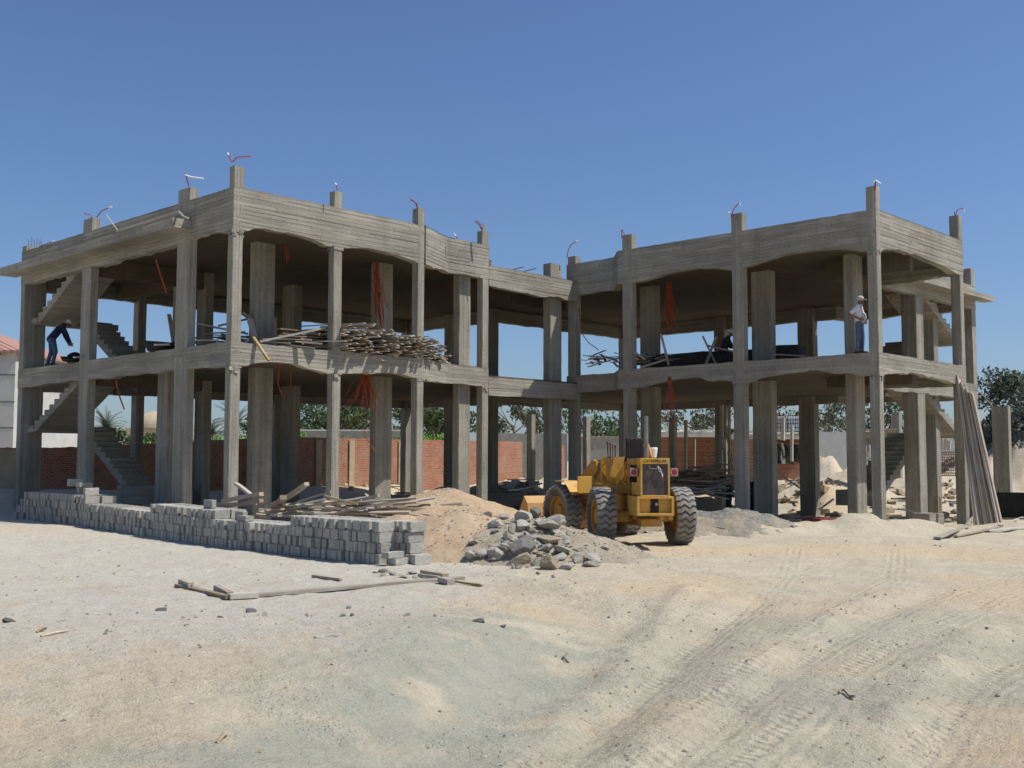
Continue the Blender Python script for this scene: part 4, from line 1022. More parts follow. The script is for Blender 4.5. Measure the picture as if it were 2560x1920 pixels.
def addblock(loc, rot, label, group, first=[True]):
    if first[0]: o = bfirst; first[0] = False
    else: o = bfirst.copy(); C.objects.link(o)
    o.data = BM_[rb.randrange(7)]; o.location = loc; o.rotation_euler = rot
    tag(o, label, 'block', group); return o
GB = 'grey cement blocks stacked in a long low wall'
for (x, y, cr, rz, cl, rx) in ind: addblock((x, y, bz_(x, y, cr)), (rx, 0, rz), 'grey cement block set on edge in the long stack' if cl == 0 else 'grey cement block in the rear row at the near end of the stack', GB)
mb = MB()
for (x, y, cr, rz, cl, rx) in rest:
    M2 = Matrix.Translation((x, y, bz_(x, y, cr))) @ Matrix.Rotation(rz, 4, 'Z'); mb.box((-.199, -.059, -.099), (.199, .059, .099), M=M2, jit=.004)
o = mb.build('stacked_blocks', MBLK); tag(o, 'far end of the long stack of grey cement blocks', 'blocks', GB, kind='stuff')
for i, (px, X, zt, rz, flat, lab) in enumerate(((205, -2.4, 4, .1, 0, 'grey block lying lengthwise on the left end of the stack'), (180, -2.3, 4, 0, 0, 'grey block beside another on the left end'), (160, -2.35, 5, .05, 0, 'topmost grey block on the left end'), (183, -2.35, 5, .1, 1, 'flat grey block on the left end'),
       (497, -2.35, 4, 1.5, 0, 'pale grey block face on across the stack top'), (575, -2.35, 3, 1.45, 0, 'grey block face on beside the timber'), (600, -2.5, 3, 1.5, 1, 'flat grey block on the stack beside the timber'))):
    y = ypx(px); z = bz_(X, y, zt)-(.04 if flat else 0)
    addblock((X, y, z), (0, 0, rz+math.pi/2*0) if not flat else (math.pi/2, 0, rz), lab, GB)
addblock((-2.42, -9.85, gz(-2.4, -9.8)+.065), (math.pi/2, 0, .12), 'grey block lying flat at the near foot of the stack', GB)
addblock((-2.55, -9.83, gz(-2.4, -9.8)+.19), (math.pi/2, 0, .02), 'grey block lying flat upon another at the near foot', GB)

# ------------------------------------------------------------ timber
rt_ = random.Random(77)
def plank(p, q, w_, h_, mat, label, group=None, roll=0, name='plank', bend=0, cat='plank'):
    p, q = Vector(p), Vector(q); L_ = (q-p).length; mb = MB(); n_ = 6 if L_ > 1 else 2
    mb.bar((0, 0, 0), (L_, 0, 0), w_, h_, seg=n_, jit=.003, bend=bend)
    o = mb.build(name, mat); o.location = p; o.rotation_euler = ((q-p).to_track_quat('X', 'Z') @ Quaternion((1, 0, 0), roll)).to_euler()
    tag(o, label, cat, group); return o
# boards piled on the first floor edge
GU = 'boards piled on the first floor edge'
for lay in range(20):
    for j in range(8):
        x = 3.8+5.2*(j+rt_.uniform(-.45, .45))/8.6; hm = .80+.10*math.sin(x*1.7)-.42*ss(6.9, 9.0, x); z = 5.225+lay*hm/20+rt_.uniform(-.008, .008)
        a = R_(-84+rt_.gauss(0, 15)); L_ = rt_.uniform(1.4, 2.4); ey = -.36+rt_.uniform(-.12, .16)+.1*abs(lay-6)/10+max(0, (x-6.6)*.40); d = Vector((math.cos(a), math.sin(a), rt_.gauss(0, .012)))
        e1 = Vector((x, ey, z)); plank(e1-d*L_, e1, rt_.uniform(.09, .15), .021, rt_.choice((MWOOD, MWOODG, MWOODG)), 'brown weathered board in the heap on the first floor edge', GU, rt_.gauss(0, .05), bend=rt_.gauss(0, .008))
mb = MB()
for i in range(420):
    x = rt_.uniform(3.75, 8.9); a = R_(-84+rt_.gauss(0, 12)); y = .72+rt_.uniform(-.12, .9)+max(0, (x-6.6)*.4); z = 5.0+rt_.random()*(.92-.42*ss(6.9, 9.0, x))
    c = Vector((x, y, z)); d = Vector((math.cos(a), math.sin(a), 0)); mb.bar(c-d*.9, c+d*.7, .15, .03, jit=.003)
o = mb.build('board_heap', MWOOD); tag(o, 'rear boards of the heap on the left first floor', 'boards', kind='stuff')
def stuffboards(fn, n, label, mat=MWOOD):
    mb = MB()
    for i in range(n): a, b, w_, h_ = fn(i); mb.bar(a, b, w_, h_, jit=.004)
    o = mb.build('board_heap', mat); tag(o, label, 'boards', kind='stuff')
def fsh(i):
    x = rt_.uniform(1.9, 3.2); z = 5.0+i*.018; L_ = rt_.uniform(1.5, 2.4); y = rt_.uniform(.7, 1.7); a = rt_.gauss(0, .08)
    return Vector((x, y, z)), Vector((x+L_*math.cos(a), y+L_*math.sin(a), z+rt_.gauss(0, .03))), .14, .028
stuffboards(fsh, 48, 'dark boards in the shaded pile behind the front columns')
plank(atd(648, 857, 31.2), atd(812, 822, 32.5), .09, .06, MWOODG, 'long pale pole slanting over the first floor boards')
plank(atd(655, 850, 31.6), atd(778, 852, 31.6), .12, .03, MWOODG, 'pale board lying along the first floor edge, upper one'); plank(atd(655, 858, 31.3), atd(725, 860, 31.3), .1, .03, MWOODG, 'short pale board lying along the first floor edge')
plank(atd(738, 857, 31.5), atd(805, 862, 31.7), .2, .03, MWOOD, 'wide grey brown board end near the second column'); plank(atd(725, 866, 31.3), atd(786, 872, 31.3), .12, .03, MWOODG, 'board jutting below the wide board end')
plank(atd(633, 846, 30.4), atd(672, 904, 30.1), .11, .05, MWOODN, 'fresh orange pine plank hanging over the first floor edge')
plank(atd(605, 785, 33), atd(640, 812, 33.4), .12, .06, MWOOD, 'dark beam propped beside the corner column'); plank(atd(623, 800, 32.6), atd(636, 845, 32.4), .16, .08, MWOOD, 'thick dark post leaning behind the corner column')
for (a, b, dd, lab) in (((490, 812), (620, 838), 33.5, 'dark beam slanting behind the corner column'), ((545, 818), (620, 800), 34, 'thin dark batten crossing behind the corner column'), ((470, 855), (545, 854), 31.6, 'pale batten on the left face first floor edge'), ((388, 866), (420, 865), 31.2, 'short pale batten on the left face edge'), ((186, 898), (207, 898), 35.5, 'small pale batten behind the second left column'),
        ((434, 860), (422, 790), 33.5, 'leaning plank behind the wide left column')):
    plank(atd(*a, dd), atd(*b, dd+.4), .12, .05, MWOODG if 'pale' in lab else MWOOD, lab)
for i in range(20):
    a = atd(rt_.uniform(480, 580), 866-rt_.random()*30, 33.5+rt_.random()); b = a+Vector((rt_.uniform(.6, 1.4), rt_.uniform(-.8, .2), rt_.gauss(0, .12))); plank(a, b, .1, .03, MWOOD, 'dark board in the heap left of the corner column', 'boards heaped left of the corner column')
# blue drum in the shade
mb = MB(); q = atd(612, 860, 33.6); mb.lathe([(0, 0), (.27, 0), (.29, .05), (.29, .5), (.26, .56), (0, .56)], 20, Matrix.Translation((q.x, q.y, 5.0))); o = mb.build('blue_drum', simple('blue_plastic', (.03, .06, .14), .5), smooth=False); tag(o, 'dark blue plastic drum in the shade behind the corner column', 'drum')
# dark boards and debris in the right wing
GRW = 'boards left on the first floor of the right wing'
def frw(i):
    a = atd(rt_.choice((rt_.uniform(1560, 1660), rt_.uniform(1560, 1660), rt_.uniform(1450, 1540))), 906-rt_.random()*20, 40.5+rt_.uniform(0, 2)); b = a+Vector((rt_.uniform(-.5, .9), rt_.uniform(-.8, .8), rt_.gauss(0, .12))); a.x = max(a.x, 14.9); b.x = max(b.x, 14.9); b.z = max(5.0, b.z); a.z = max(5.0, a.z); return a, b, .1, .03
stuffboards(frw, 80, 'tangle of dark boards on the right wing first floor')
for (a, b, lab) in (((1584, 877), (1613, 897), 'short thick beam poking up in the right wing'), ((1652, 834), (1672, 911), 'thin upright batten in the right wing'), ((1756, 838), (1790, 908), 'crossed brace leaning left in the right wing'), ((1790, 840), (1764, 910), 'crossed brace leaning right in the right wing'), ((1768, 862), (1835, 877), 'rail nailed to the crossed braces'), ((1600, 918), (1664, 898), 'thin pole lying across the right wing tangle')):
    plank(atd(*a, 38.4), atd(*b, 38.2), .09, .06, MWOOD, lab)
mb = MB(); a = atd(1640, 905, 41.5); b = atd(2005, 880, 38.5)
mb.bar(Vector((a.x, a.y, 5.38)), Vector((b.x, b.y, 5.5)), .8, 1.05, seg=8, jit=.05); o = mb.build('board_stack', simple('dark_boards', (.05, .045, .04), .9, .4, 5, .6)); tag(o, 'long low dark stack of shuttering boards on the right wing first floor', 'boards')  # whole stack in one near-black brown
plank(atd(1935, 883, 36), atd(2010, 887, 37), .06, .04, MWOOD, 'thin dark rail between the right wing columns')
# ground timber pile behind the block stack
GG = 'planks in the ground pile behind the block stack'
for i in range(84):
    px = rt_.uniform(640, 985); py = 1256+rt_.random()*30+10*abs(px-810)/170; a = atd(px, py, rt_.uniform(26.8, 28.6)); a.z = max(a.z, .1); an = rt_.gauss(-.55, .45)
    L_ = rt_.uniform(.8, 2.4); b = a+Vector((math.cos(an)*L_, math.sin(an)*L_, rt_.gauss(0, .1))); b.z = max(.1, b.z)
    plank(a, b, rt_.uniform(.06, .14), rt_.uniform(.025, .06), rt_.choice((MWOODG, MWOODG, MWOOD)), 'weathered plank in the low pile behind the block stack', GG, rt_.uniform(-.4, .4))
for (a, b, dd, d2, w_, lab, m) in (((560, 1256), (655, 1238), 27.5, 26.6, .13, 'thick squared timber on the pile, uppermost of the left group', MWOOD), ((560, 1270), (655, 1254), 27.3, 26.4, .13, 'thick squared timber below the uppermost one', MWOOD), ((540, 1265), (640, 1262), 27.3, 26.7, .12, 'squared timber with a grey end at the pile left', MWOODG),
        ((682, 1265), (768, 1212), 28.3, 27.0, .13, 'long square timber rising to the right from the pile', MWOOD), ((690, 1262), (710, 1246), 28, 26.8, .16, 'stubby squared timber with a pale sawn end', MWOOD), ((590, 1212), (628, 1240), 29, 28, .1, 'pale timber leaning beside the corner column foot', MWOODG),
        ((725, 1275), (905, 1252), 27.2, 26.6, .06, 'long pale batten across the ground pile', MWOODG), ((830, 1288), (1028, 1250), 26.9, 26.6, .06, 'long pale batten reaching toward the sand heap', MWOODG), ((812, 1242), (895, 1262), 26.7, 26.5, .07, 'orange plank on top of the ground pile', MWOODN), ((700, 1275), (828, 1232), 27.4, 27.0, .07, 'pale batten rising over the ground pile', MWOODG), ((868, 1258), (948, 1240), 27.0, 26.7, .09, 'pale plank end right of the ground pile', MWOODG)):
    plank(atd(*a, dd), atd(*b, d2), w_, w_*.7, m, lab, bend=rt_.gauss(0, .02))
# long planks leaning on the right wing corner
GS = 'long planks leaning on the right corner column'
for i in range(17):
    t = i/16; top = atd(2392+40*t+rt_.uniform(-1.5, 1.5), 934+50*t**.6+rt_.uniform(-6, 6), 36.4-.5*t); bot = atd(2440+68*t+rt_.uniform(-2, 2), 1319+rt_.uniform(-4, 3), 34.8-.2*t)
    plank(bot, top, rt_.uniform(.1, .15), .035, MWOODG if i % 4 else MWOOD, 'long pale plank leaning against the right corner beam', GS, roll=rt_.uniform(.1, 1.2))
# planks lying on the ground at the right
for (a, b, lab, w_) in (((2345, 1345), (2420, 1315), 'pale plank lying towards the right corner column', .16), ((2420, 1312), (2448, 1276), 'pale plank propped on another at the right corner', .12), ((2390, 1340), (2500, 1318), 'bowed plank on the sand under the leaning planks', .12), ((2470, 1326), (2600, 1316), 'long dark plank running out of the right edge', .14), ((2500, 1312), (2570, 1288), 'pale batten slanting at the right edge', .09),
        ((2425, 1284), (2560, 1282), 'long batten behind the leaning planks, nearest one', .07), ((2430, 1292), (2590, 1296), 'second long batten behind the leaning planks', .07), ((1785, 1319), (1830, 1328), 'short pale plank on the grey gravel heap', .12)):
    p, d = hit(*a, 20, 45); q, d2 = hit(*b, 20, 45); plank(p+Vector((0, 0, .05)), q+Vector((0, 0, .07)), w_, .04, MWOODG, lab)
for (a, b, dd, lab) in (((1828, 1185), (1856, 1212), 50, ''), ((1955, 1186), (2008, 1222), 48, 'dark plank slanting down in the sunlit gap'), ((2050, 1270), (2085, 1244), 38, 'wide pale board propped beside the inner column'), ((2124, 1262), (2160, 1236), 36.5, 'white pole end beside the lit inner column'), ((2248, 1268), (2294, 1276), 37, 'pale twin pipe lying before the right stairs')):
    if lab: plank(atd(*a, dd), atd(*b, dd), .14, .05, MWOODG, lab)
# heap of boards behind the loader
GH = 'boards heaped behind the loader'
def fld(i):
    px = rt_.uniform(1662, 1795); py = rt_.uniform(1166, 1222)+.3*abs(px-1720); a = atd(px, py, 41+rt_.uniform(0, 3)); an = rt_.gauss(-.7, .5); L_ = rt_.uniform(.5, 1.6)
    return a, a+Vector((math.cos(an)*L_, math.sin(an)*L_, rt_.gauss(0, .12))), .14, .05
stuffboards(fld, 120, 'dark heap of loose boards behind the loader'); stuffboards(fld, 60, 'pale boards lying over the dark heap behind the loader', MWOODG)
mb = MB(); q = atd(1728, 1230, 45); 
for i in range(40): mb.box((-.9, -.6, -.3), (.9, .6, .3), M=Matrix.Translation((q.x+rt_.uniform(-1.5, 1.5), q.y+rt_.uniform(-1.5, 1.5), .2+rt_.random()*.5)) @ Matrix.Rotation(rt_.uniform(0, 3), 4, 'Z'), jit=.2)
# plank frame in the foreground
def gp(px, py, up_=.03): p = atz(px, py, 0); z = 0
def onground(px, py):
    p, d = hit(px, py, 6, 30); return p
for (a, b, w_, h_, lab, m) in (((446, 1473), (575, 1503), .10, .05, 'long dark edged plank lying at the left of the ground frame', MWOOD), ((454, 1467), (480, 1478), .08, .09, 'short plank stub standing on the frame corner', MWOOD), ((478, 1478), (497, 1474), .09, .06, 'brown stub end at the frame corner', MWOOD), ((543, 1483), (578, 1500), .09, .09, 'dark wood block at the near corner of the frame', MWOOD), ((575, 1503), (645, 1498), .12, .07, 'broad pale plank end at the near corner', MWOODG),
        ((640, 1497), (1160, 1450), .14, .045, 'very long straight pale plank lying across the ground', MWOODG), ((784, 1447), (854, 1456), .05, .04, 'small dark lath lying alone inside the frame', MWOOD), ((1060, 1436), (1116, 1446), .11, .06, 'dark short board at the far end of the long plank', MWOOD), ((1050, 1443), (1100, 1449), .07, .04, 'grey lath beside the dark short board', MWOODG),
        ((1100, 1453), (1200, 1467), .03, .03, 'thin yellowish cane past the end of the long plank', MWOODN), ((1105, 1458), (1130, 1464), .12, .08, 'small grey wood block beside the cane', MWOODG), ((1180, 1465), (1208, 1469), .03, .03, 'short dark stick lying beyond the cane', MWOOD)):
    p, q = onground(*a), onground(*b); plank(p+Vector((0, 0, h_/2+.012)), q+Vector((0, 0, h_/2+.012)), w_, h_, m, lab, bend=.0)
for i, (x, y, a, b) in enumerate(((960, 1428, 40, 16), (985, 1433, 34, 22), (1010, 1440, 40, 18), (1035, 1432, 44, 20), (960, 1438, 30, 12), (1040, 1443, 24, 12), (940, 1432, 22, 10))):
    rock(x, y, a, b, 'broken block piece in the small heap by the long plank', group='broken block pieces near the stack', cat='rubble', mi=(0, 1, 3, 5)[i % 4])
for (pts, lab) in (([(94, 1590), (110, 1584), (118, 1580)], 'dry twig on the left dusty ground'), ([(105, 1600), (140, 1596), (172, 1586)], 'longer dry twig below the first one'), ([(545, 1868), (560, 1858), (570, 1845)], 'curled dry leaf at the bottom left'), ([(2100, 1732), (2112, 1730), (2128, 1742), (2140, 1748)], 'dark curled wire on the lower right ground'), ([(1420, 1636), (1412, 1650), (1425, 1660)], 'thin stick beside the damp lane')):
    mb = MB(); mb.tube([onground(*p)+Vector((0, 0, .015+.02*(i % 2))) for i, p in enumerate(pts)], .012, 5); o = mb.build('twig', MWOOD); tag(o, lab, 'twig')
mb = MB(); p = onground(828, 1600); mb.lathe([(.06, 0), (.08, .015), (.14, .012), (.15, .02), (.14, .03), (.08, .03), (.06, .02)], 24, Matrix.Translation(p)@Matrix.Rotation(.08, 4, 'X'), close=True); o = mb.build('metal_ring', MGREYW); tag(o, 'pale flat ring like lid lying near two stones', 'ring')
# boards on the roof
for (a, b, dd, lab) in (((1276, 675), (1308, 667), 44, 'dark board tip over the link roof edge'), ((1296, 681), (1339, 671), 44, 'pale board tip over the link roof edge'), ((263, 541), (294, 583), 33.2, 'short plank leaning on the left canopy'), ((1208, 560), (1206, 612), 37.7, 'thin upright lath nailed to the roof stub'), ((1224, 664), (1224, 650), 37.9, 'small lath on the parapet end')):
    plank(atd(*a, dd), atd(*b, dd), .09, .03, MWOODG, lab)
mb = MB(); mb.tube([atd(290, 583, 33.1), atd(445, 533, 31.2), atd(457, 545, 31), atd(470, 550, 31.1)], .035, 6); o = mb.build('roof_pole', MWOODG); tag(o, 'long thin pole lying on the left canopy edge', 'pole')
# rubber carrying baskets
def basket(px, py, d, r, h, tilt, lab, z=None):
    q = atd(px, py, d); mb = MB(); zz = q.z if z is None else z
    mb.lathe([(0, 0), (r*.7, 0), (r*.95, h*.7), (r, h), (r*.93, h*.98), (r*.66, .03), (0, .03)], 24, Matrix.Translation((q.x, q.y, zz)) @ Matrix.Rotation(tilt, 4, 'X'))
    o = mb.build('rubber_basket', MDARK, smooth=True); tag(o, lab, 'basket', 'rubber carrying baskets')
basket(400, 880, 33, .5, .32, .1, 'large black rubber basket on the left first floor edge', 5.2)
basket(172, 908, 36.2, .28, .14, .2, 'small black rubber pan near the bending worker', 5.2); basket(186, 893, 36.6, .25, .1, -.9, 'black rubber pan tipped up behind the small pan', 5.3)
mb = MB(); q = atd(2050, 1300, 34); mb.prism([(-.5, -.3), (.5, -.35), (.55, .3), (-.45, .35)], 0, .32, M=Matrix.Translation((q.x, q.y, -.05))); o = mb.build('red_trough', simple('dull_red_steel', (.16, .03, .03)), bevel=.03); tag(o, 'dull red metal trough in the shade before the inner column', 'trough')
mb = MB(); rd = random.Random(8)
for i in range(420):
    px = rd.choice((rd.uniform(1940, 2400), rd.uniform(1940, 2400), rd.uniform(1245, 1360), rd.uniform(860, 1120))); d = rd.uniform(40, 58); p = atd(px, 1180, d); z = gz(p.x, p.y); s_ = rd.uniform(.05, .28)
    M2 = Matrix.Translation((p.x, p.y, z+.02)) @ Matrix.Rotation(rd.uniform(0, 6), 4, 'Z') @ Matrix.Rotation(rd.gauss(0, .25), 4, 'X')
    if rd.random() < .45: mb.box((-s_*3.5, -.05, 0), (s_*3.5, .05, .04), 1, M=M2, jit=.01)
    else: mb.box((-s_, -s_*.7, -.03), (s_, s_*.7, s_*.7), 0, M=M2, jit=s_*.25)
o = mb.build('building_debris', [MOCH, MWOODG]); tag(o, 'scattered boards and broken pieces on the sandy ground behind the columns', 'debris', kind='stuff')
# hose and debris in the gap behind the loader
mb = MB(); mb.tube([atd(1272, 1226, 40), atd(1300, 1224, 40), atd(1330, 1217, 40.5), atd(1356, 1208, 41)], .035, 6); o = mb.build('grey_pipe', MGREYW); tag(o, 'bent grey pipe lying on the bank in the gap', 'pipe')

# ------------------------------------------------------------ conduits
def conduit(name, strands, r, label, group=None, tips=()):
    mb = MB()
    for s_ in strands: mb.tube(s_, r, 6)
    if tips: 
        e = empty(name, strands[0][0]); child(mb, 'tube', MORANGE, e)
        for t in tips: m2 = MB(); m2.tube(t, r*1.5, 6); child(m2, 'wrapped_tip', MWHITE, e)
        return tag(e, label, 'conduit', group)
    o = mb.build(name, MORANGE); return tag(o, label, 'conduit', group)
def bundle(px, py, d, n_, Lp, spread, seed, label, long_=None, sway=0):
    rg = random.Random(seed); st = []; c = atd(px, py, d)
    for i in range(n_):
        a = rg.uniform(0, 6.28); L_ = Lp*rg.uniform(.5, 1.0)/2762.9*d; sp_ = spread/2762.9*d*rg.uniform(.2, 1); dx = math.cos(a)*sp_; dy = math.sin(a)*sp_*.6
        o_ = Vector((rg.uniform(-.08, .08), rg.uniform(-.08, .08), .05)); dv = uvw(dx+sway, dy)-uvw(0, 0)
        st.append([c+o_, c+o_+dv*.25+Vector((0, 0, -L_*.35)), c+o_+dv*.65+Vector((0, 0, -L_*.7)), c+o_+dv*rg.uniform(.7, 1.3)+Vector((rg.uniform(-.06, .06), rg.uniform(-.06, .06), -L_))])
    if long_: st += [[c]+[atd(x, y, d) for x, y in l] for l in long_]
    return conduit('conduit_bundle', st, .0105, label, 'orange conduit bundles under the slabs')
bundle(940, 660, 36.3, 26, 185, 17, 1, 'thick orange conduit bundle hanging from the left upper ceiling', [[(930, 720), (938, 780), (925, 800)], [(950, 740), (958, 800), (940, 830), (920, 822+0)]], .12)
bundle(915, 932, 34.0, 24, 100, 46, 2, 'fan of orange conduits hanging under the left first floor slab', [[(890, 980), (862, 1018)], [(880, 960), (865, 990)], [(908, 1010), (912, 1090), (940, 1131)], [(905, 1000), (898, 1040), (872, 1070)]])
bundle(1672, 708, 40, 26, 125, 11, 3, 'orange conduit bundle hanging from the right upper ceiling', [[(1690, 770), (1700, 800)], [(1680, 760), (1668, 820)]])
bundle(1675, 944, 36.6, 20, 95, 10, 4, 'orange conduit bundle under the right first floor slab', [[(1662, 1020), (1672, 1076)], [(1688, 1030), (1682, 1065)]])
conduit('conduit', [[atd(700, 912, 32), atd(694, 960, 32), atd(706, 992, 32)]], .016, 'single curved orange conduit by the first inner column')
conduit('conduit', [[atd(726, 905, 33.5), atd(727, 980, 33.5)]], .016, 'straight orange conduit under the left first floor slab')
conduit('conduit', [[atd(711, 612, 34), atd(716, 660, 34)], [atd(713, 612, 34), atd(722, 650, 34)]], .016, 'short orange conduit pair under the left roof slab')
conduit('conduit', [[atd(388, 652, 33), atd(400, 690, 33), atd(416, 738, 33)]], .02, 'long orange conduit slanting behind the wide left column')
conduit('conduit', [[atd(290, 955, 34), atd(297, 990, 34), atd(311, 1028, 34)]], .022, 'orange brown conduit hanging under the left side beam')
conduit('conduit', [[atd(1447, 770, 41), atd(1452, 830, 41), atd(1470, 855, 41), atd(1496, 874, 41)]], .018, 'dark drooping conduit in the first bay of the right wing')
conduit('conduit', [[atd(2226, 725, 40), atd(2225, 748, 40)]], .02, 'short red conduit near the standing man')
GC = 'orange conduits standing on the roof stubs'
RC = [('two orange conduits spreading from the tall left corner stub', (0, .1, 0), [[(577, 409), (567, 386)], [(579, 408), (590, 396), (625, 393)]], [[(569, 391), (566, 385)]]),
 ('orange conduit with a white strip on the wide left stub', (0, 2.6, 0), [[(470, 470), (461, 438)]], [[(461, 441), (475, 446), (507, 450)]]),
 ('two orange conduits on the second left stub, one tipped white', (0, 8.7, 0), [[(229, 549), (222, 541), (208, 538)], [(240, 548), (252, 532), (273, 522)]], [[(270, 524), (278, 522)]]),
 ('long arching orange conduit at the far left roof end', (0, 13.6, 0), [[(84, 638), (100, 620), (130, 609)]], [[(128, 610), (133, 607)]]),
 ('single short orange conduit on the second front stub', (3.5, .1, 0), [[(841, 478), (839, 462)]], [[(840, 464), (835, 460)]]),
 ('curved orange conduit on the third front stub', (6.8, .1, 0), [[(1043, 525), (1040, 510), (1026, 499)], [(1042, 525), (1037, 508), (1024, 500)]], []),
 ('tiny white tipped conduit over the stepped parapet', (8.9, .9, 0), [[(1143, 598), (1137, 590)]], [[(1138, 591), (1133, 584)]]),
 ('orange conduit pair on the stub beside the link', (10.4, .9, 0), [[(1204, 575), (1199, 560), (1188, 550)], [(1202, 575), (1196, 562), (1184, 552)]], []),
 ('tall arching orange conduit on the first right wing stub', (15.4, 1.0, 0), [[(1416, 643), (1419, 625), (1426, 611), (1440, 602)]], [[(1438, 603), (1446, 600)]]),
 ('pointed pair of conduits tied white on the second right wing stub', (14.6, -2.2, 0), [[(1553, 594), (1552, 571)], [(1563, 593), (1553, 571)]], [[(1551, 573), (1552, 568)]]),
 ('bent orange conduit with white tip on the third right wing stub', (14.6, -6.7, 0), [[(1826, 541), (1832, 520), (1846, 504)], [(1832, 540), (1822, 530)]], [[(1846, 504), (1849, 511)], [(1823, 531), (1819, 527)]]),
 ('forked conduit with white tips on the tall right corner stub', (14.6, -11.3, 0), [[(2184, 472), (2186, 448)], [(2186, 472), (2187, 446)]], [[(2187, 447), (2181, 451)], [(2187, 447), (2199, 455)]]),
 ('hooked orange conduit with white tip on the far right stub', (20.8, -11.3, 0), [[(2386, 537), (2384, 525)], [(2386, 536), (2391, 520), (2402, 515), (2408, 521)]], [[(2407, 519), (2408, 526)]]),
 ('small conduit on the last right roof stub', (29.5, -8.2, 0), [[(2424, 674), (2418, 664)]], [])]
f_ = Vector((math.sin(YAW), math.cos(YAW), 0))
for lab, pos_, st, tp in RC:
    d = (Vector((pos_[0], pos_[1], 0))-Vector((CAM[0], CAM[1], 0))).dot(f_)
    conduit('roof_conduit', [[atd(x, y, d) for x, y in s_] for s_ in st], .016, lab, GC, [[atd(x, y, d) for x, y in s_] for s_ in tp] or ())
# ------------------------------------------------------------ wheel loader
def paint(name, c, wear=(.20, .10, .04), amt=.5):
    k = NT(name); g = k.pos(); n = k.noise(g, 3, 6, .7); base = k.ramp(n, [(.3, tuple(x*.75 for x in c)), (.7, c)])
    dust = k.ramp(k.noise(g, 1.6, 5), [(.4, 0.), (.7, 1.)]); base = k.mix(k.math('MULTIPLY', dust, .5), base, (.42, .33, .21))
    rust = k.ramp(k.noise(g, 5, 7, .8), [(.53, 0.), (.64, 1.)]); base = k.mix(k.math('MULTIPLY', rust, amt), base, wear); k.col(base)
    k.b.inputs['Roughness'].default_value = .62; k.b.inputs['Specular IOR Level'].default_value = .35; k.bump(k.noise(g, 20, 4), .15, .005); return k.m
MYEL = paint('yellow_paint', (.74, .40, .05)); MYELO = paint('dirty_yellow_paint', (.50, .255, .035), (.10, .06, .03), .75); MBKT = paint('bucket_paint', (.60, .33, .10), (.35, .22, .12), .6)
k = NT('tyre_rubber'); g = k.pos(); dz = k.ramp(k.noise(g, 4, 5), [(.3, (.05, .048, .045)), (.7, (.12, .115, .10))]); k.col(k.mix(k.math('MULTIPLY', k.ramp(k.noise(g, 1.4, 4), [(.4, 0.), (.7, 1.)]), .55), dz, (.34, .28, .20))); k.bump(k.noise(g, 30, 4), .4, .006); k.b.inputs['Roughness'].default_value = .85; MTYRE = k.m
MLUG = simple('dusty_tyre_lug', (.24, .23, .21), .9, .35, 5, .4)
k = NT('radiator_mesh'); g = k.pos(True, (1, 1, 1)); sp = k.n('SeparateXYZ'); k.l(g, sp.inputs[0])
a_ = k.math('FRACT', k.math('MULTIPLY', sp.outputs[1], 55)); b_ = k.math('FRACT', k.math('MULTIPLY', sp.outputs[2], 55)); hole = k.math('MULTIPLY', k.ramp(a_, [(.25, 0.), (.35, 1.)]), k.ramp(b_, [(.25, 0.), (.35, 1.)]))
n_ = k.ramp(k.noise(g, 4, 5, .7), [(.35, (.10, .085, .075)), (.7, (.21, .17, .14))]); k.col(k.mix(k.math('MULTIPLY', hole, .7), n_, (.02, .018, .016))); k.b.inputs['Metallic'].default_value = .2; MGRL = k.m
MBLK2 = simple('black_grime', (.03, .027, .024), .7, .4, 6, .3); MSTEEL = simple('worn_steel', (.28, .26, .24), .45, .3, 8, .2, metal=.7); MRED = simple('red_lens', (.32, .03, .04), .3, .15); MLENSW = simple('lamp_rim', (.30, .17, .12), .6, .3)
uR, vR = 3.04, 26.2
ld_loc = uvw(uR, vR); ld_loc.z = gz(ld_loc.x, ld_loc.y)-.015
AR = math.pi/2-(YAW-R_(8)); AF = R_(-19)*-1            # heading of the rear frame; front frame turned further left
L = empty('wheel_loader', ld_loc, AR); tag(L, 'dusty yellow articulated wheel loader seen from behind with open seat', 'wheel loader')
def lp(mb, name, mat, par=None, **k): o = mb.build(name, mat, par or L, **k); return o
mb = MB()          # rear frame and belly
mb.box((-.62, -.34, .62), (1.2, .34, 1.18)); mb.prism([(-1.0, -.25), (.9, -.25), (.9, .25), (-1.0, .25)], .48, .66)
mb.box((-.25, -.72, .55), (.25, .72, .80)); lp(mb, 'rear_frame', MYELO, bevel=.02)
mb = MB(); M2 = None        # counterweight: open tray like box
mb.box((-1.32, -.43, .74), (-.45, .43, .80)); mb.box((-1.32, .37, .80), (-.45, .43, 1.14)); mb.box((-1.32, -.43, .80), (-.45, -.37, 1.14)); mb.box((-1.20, -.37, .80), (-1.14, .37, 1.12)); mb.box((-1.32, -.43, 1.12), (-.45, .43, 1.17)); mb.box((-1.16, -.37, .8), (-.5, .37, 1.12))
cw = lp(mb, 'counterweight', MYEL, bevel=.008)
mb = MB(); mb.box((-1.225, -.10, .80), (-1.20, .09, .98)); mb.box((-1.235, -.09, .98), (-1.2, .08, 1.115)); lp(mb, 'hitch_plate', MBLK2, cw)
mb = MB(); mb.tube([(-1.33, -.02, 1.0), (-1.20, -.02, 1.0)], .035, 10); lp(mb, 'tow_pin', MSTEEL, cw)
for yy in (-.40, -.2): 
    mb = MB(); mb.box((-1.31, yy, .66), (-1.27, yy+.09, .74)); lp(mb, 'lug', MYELO, cw)
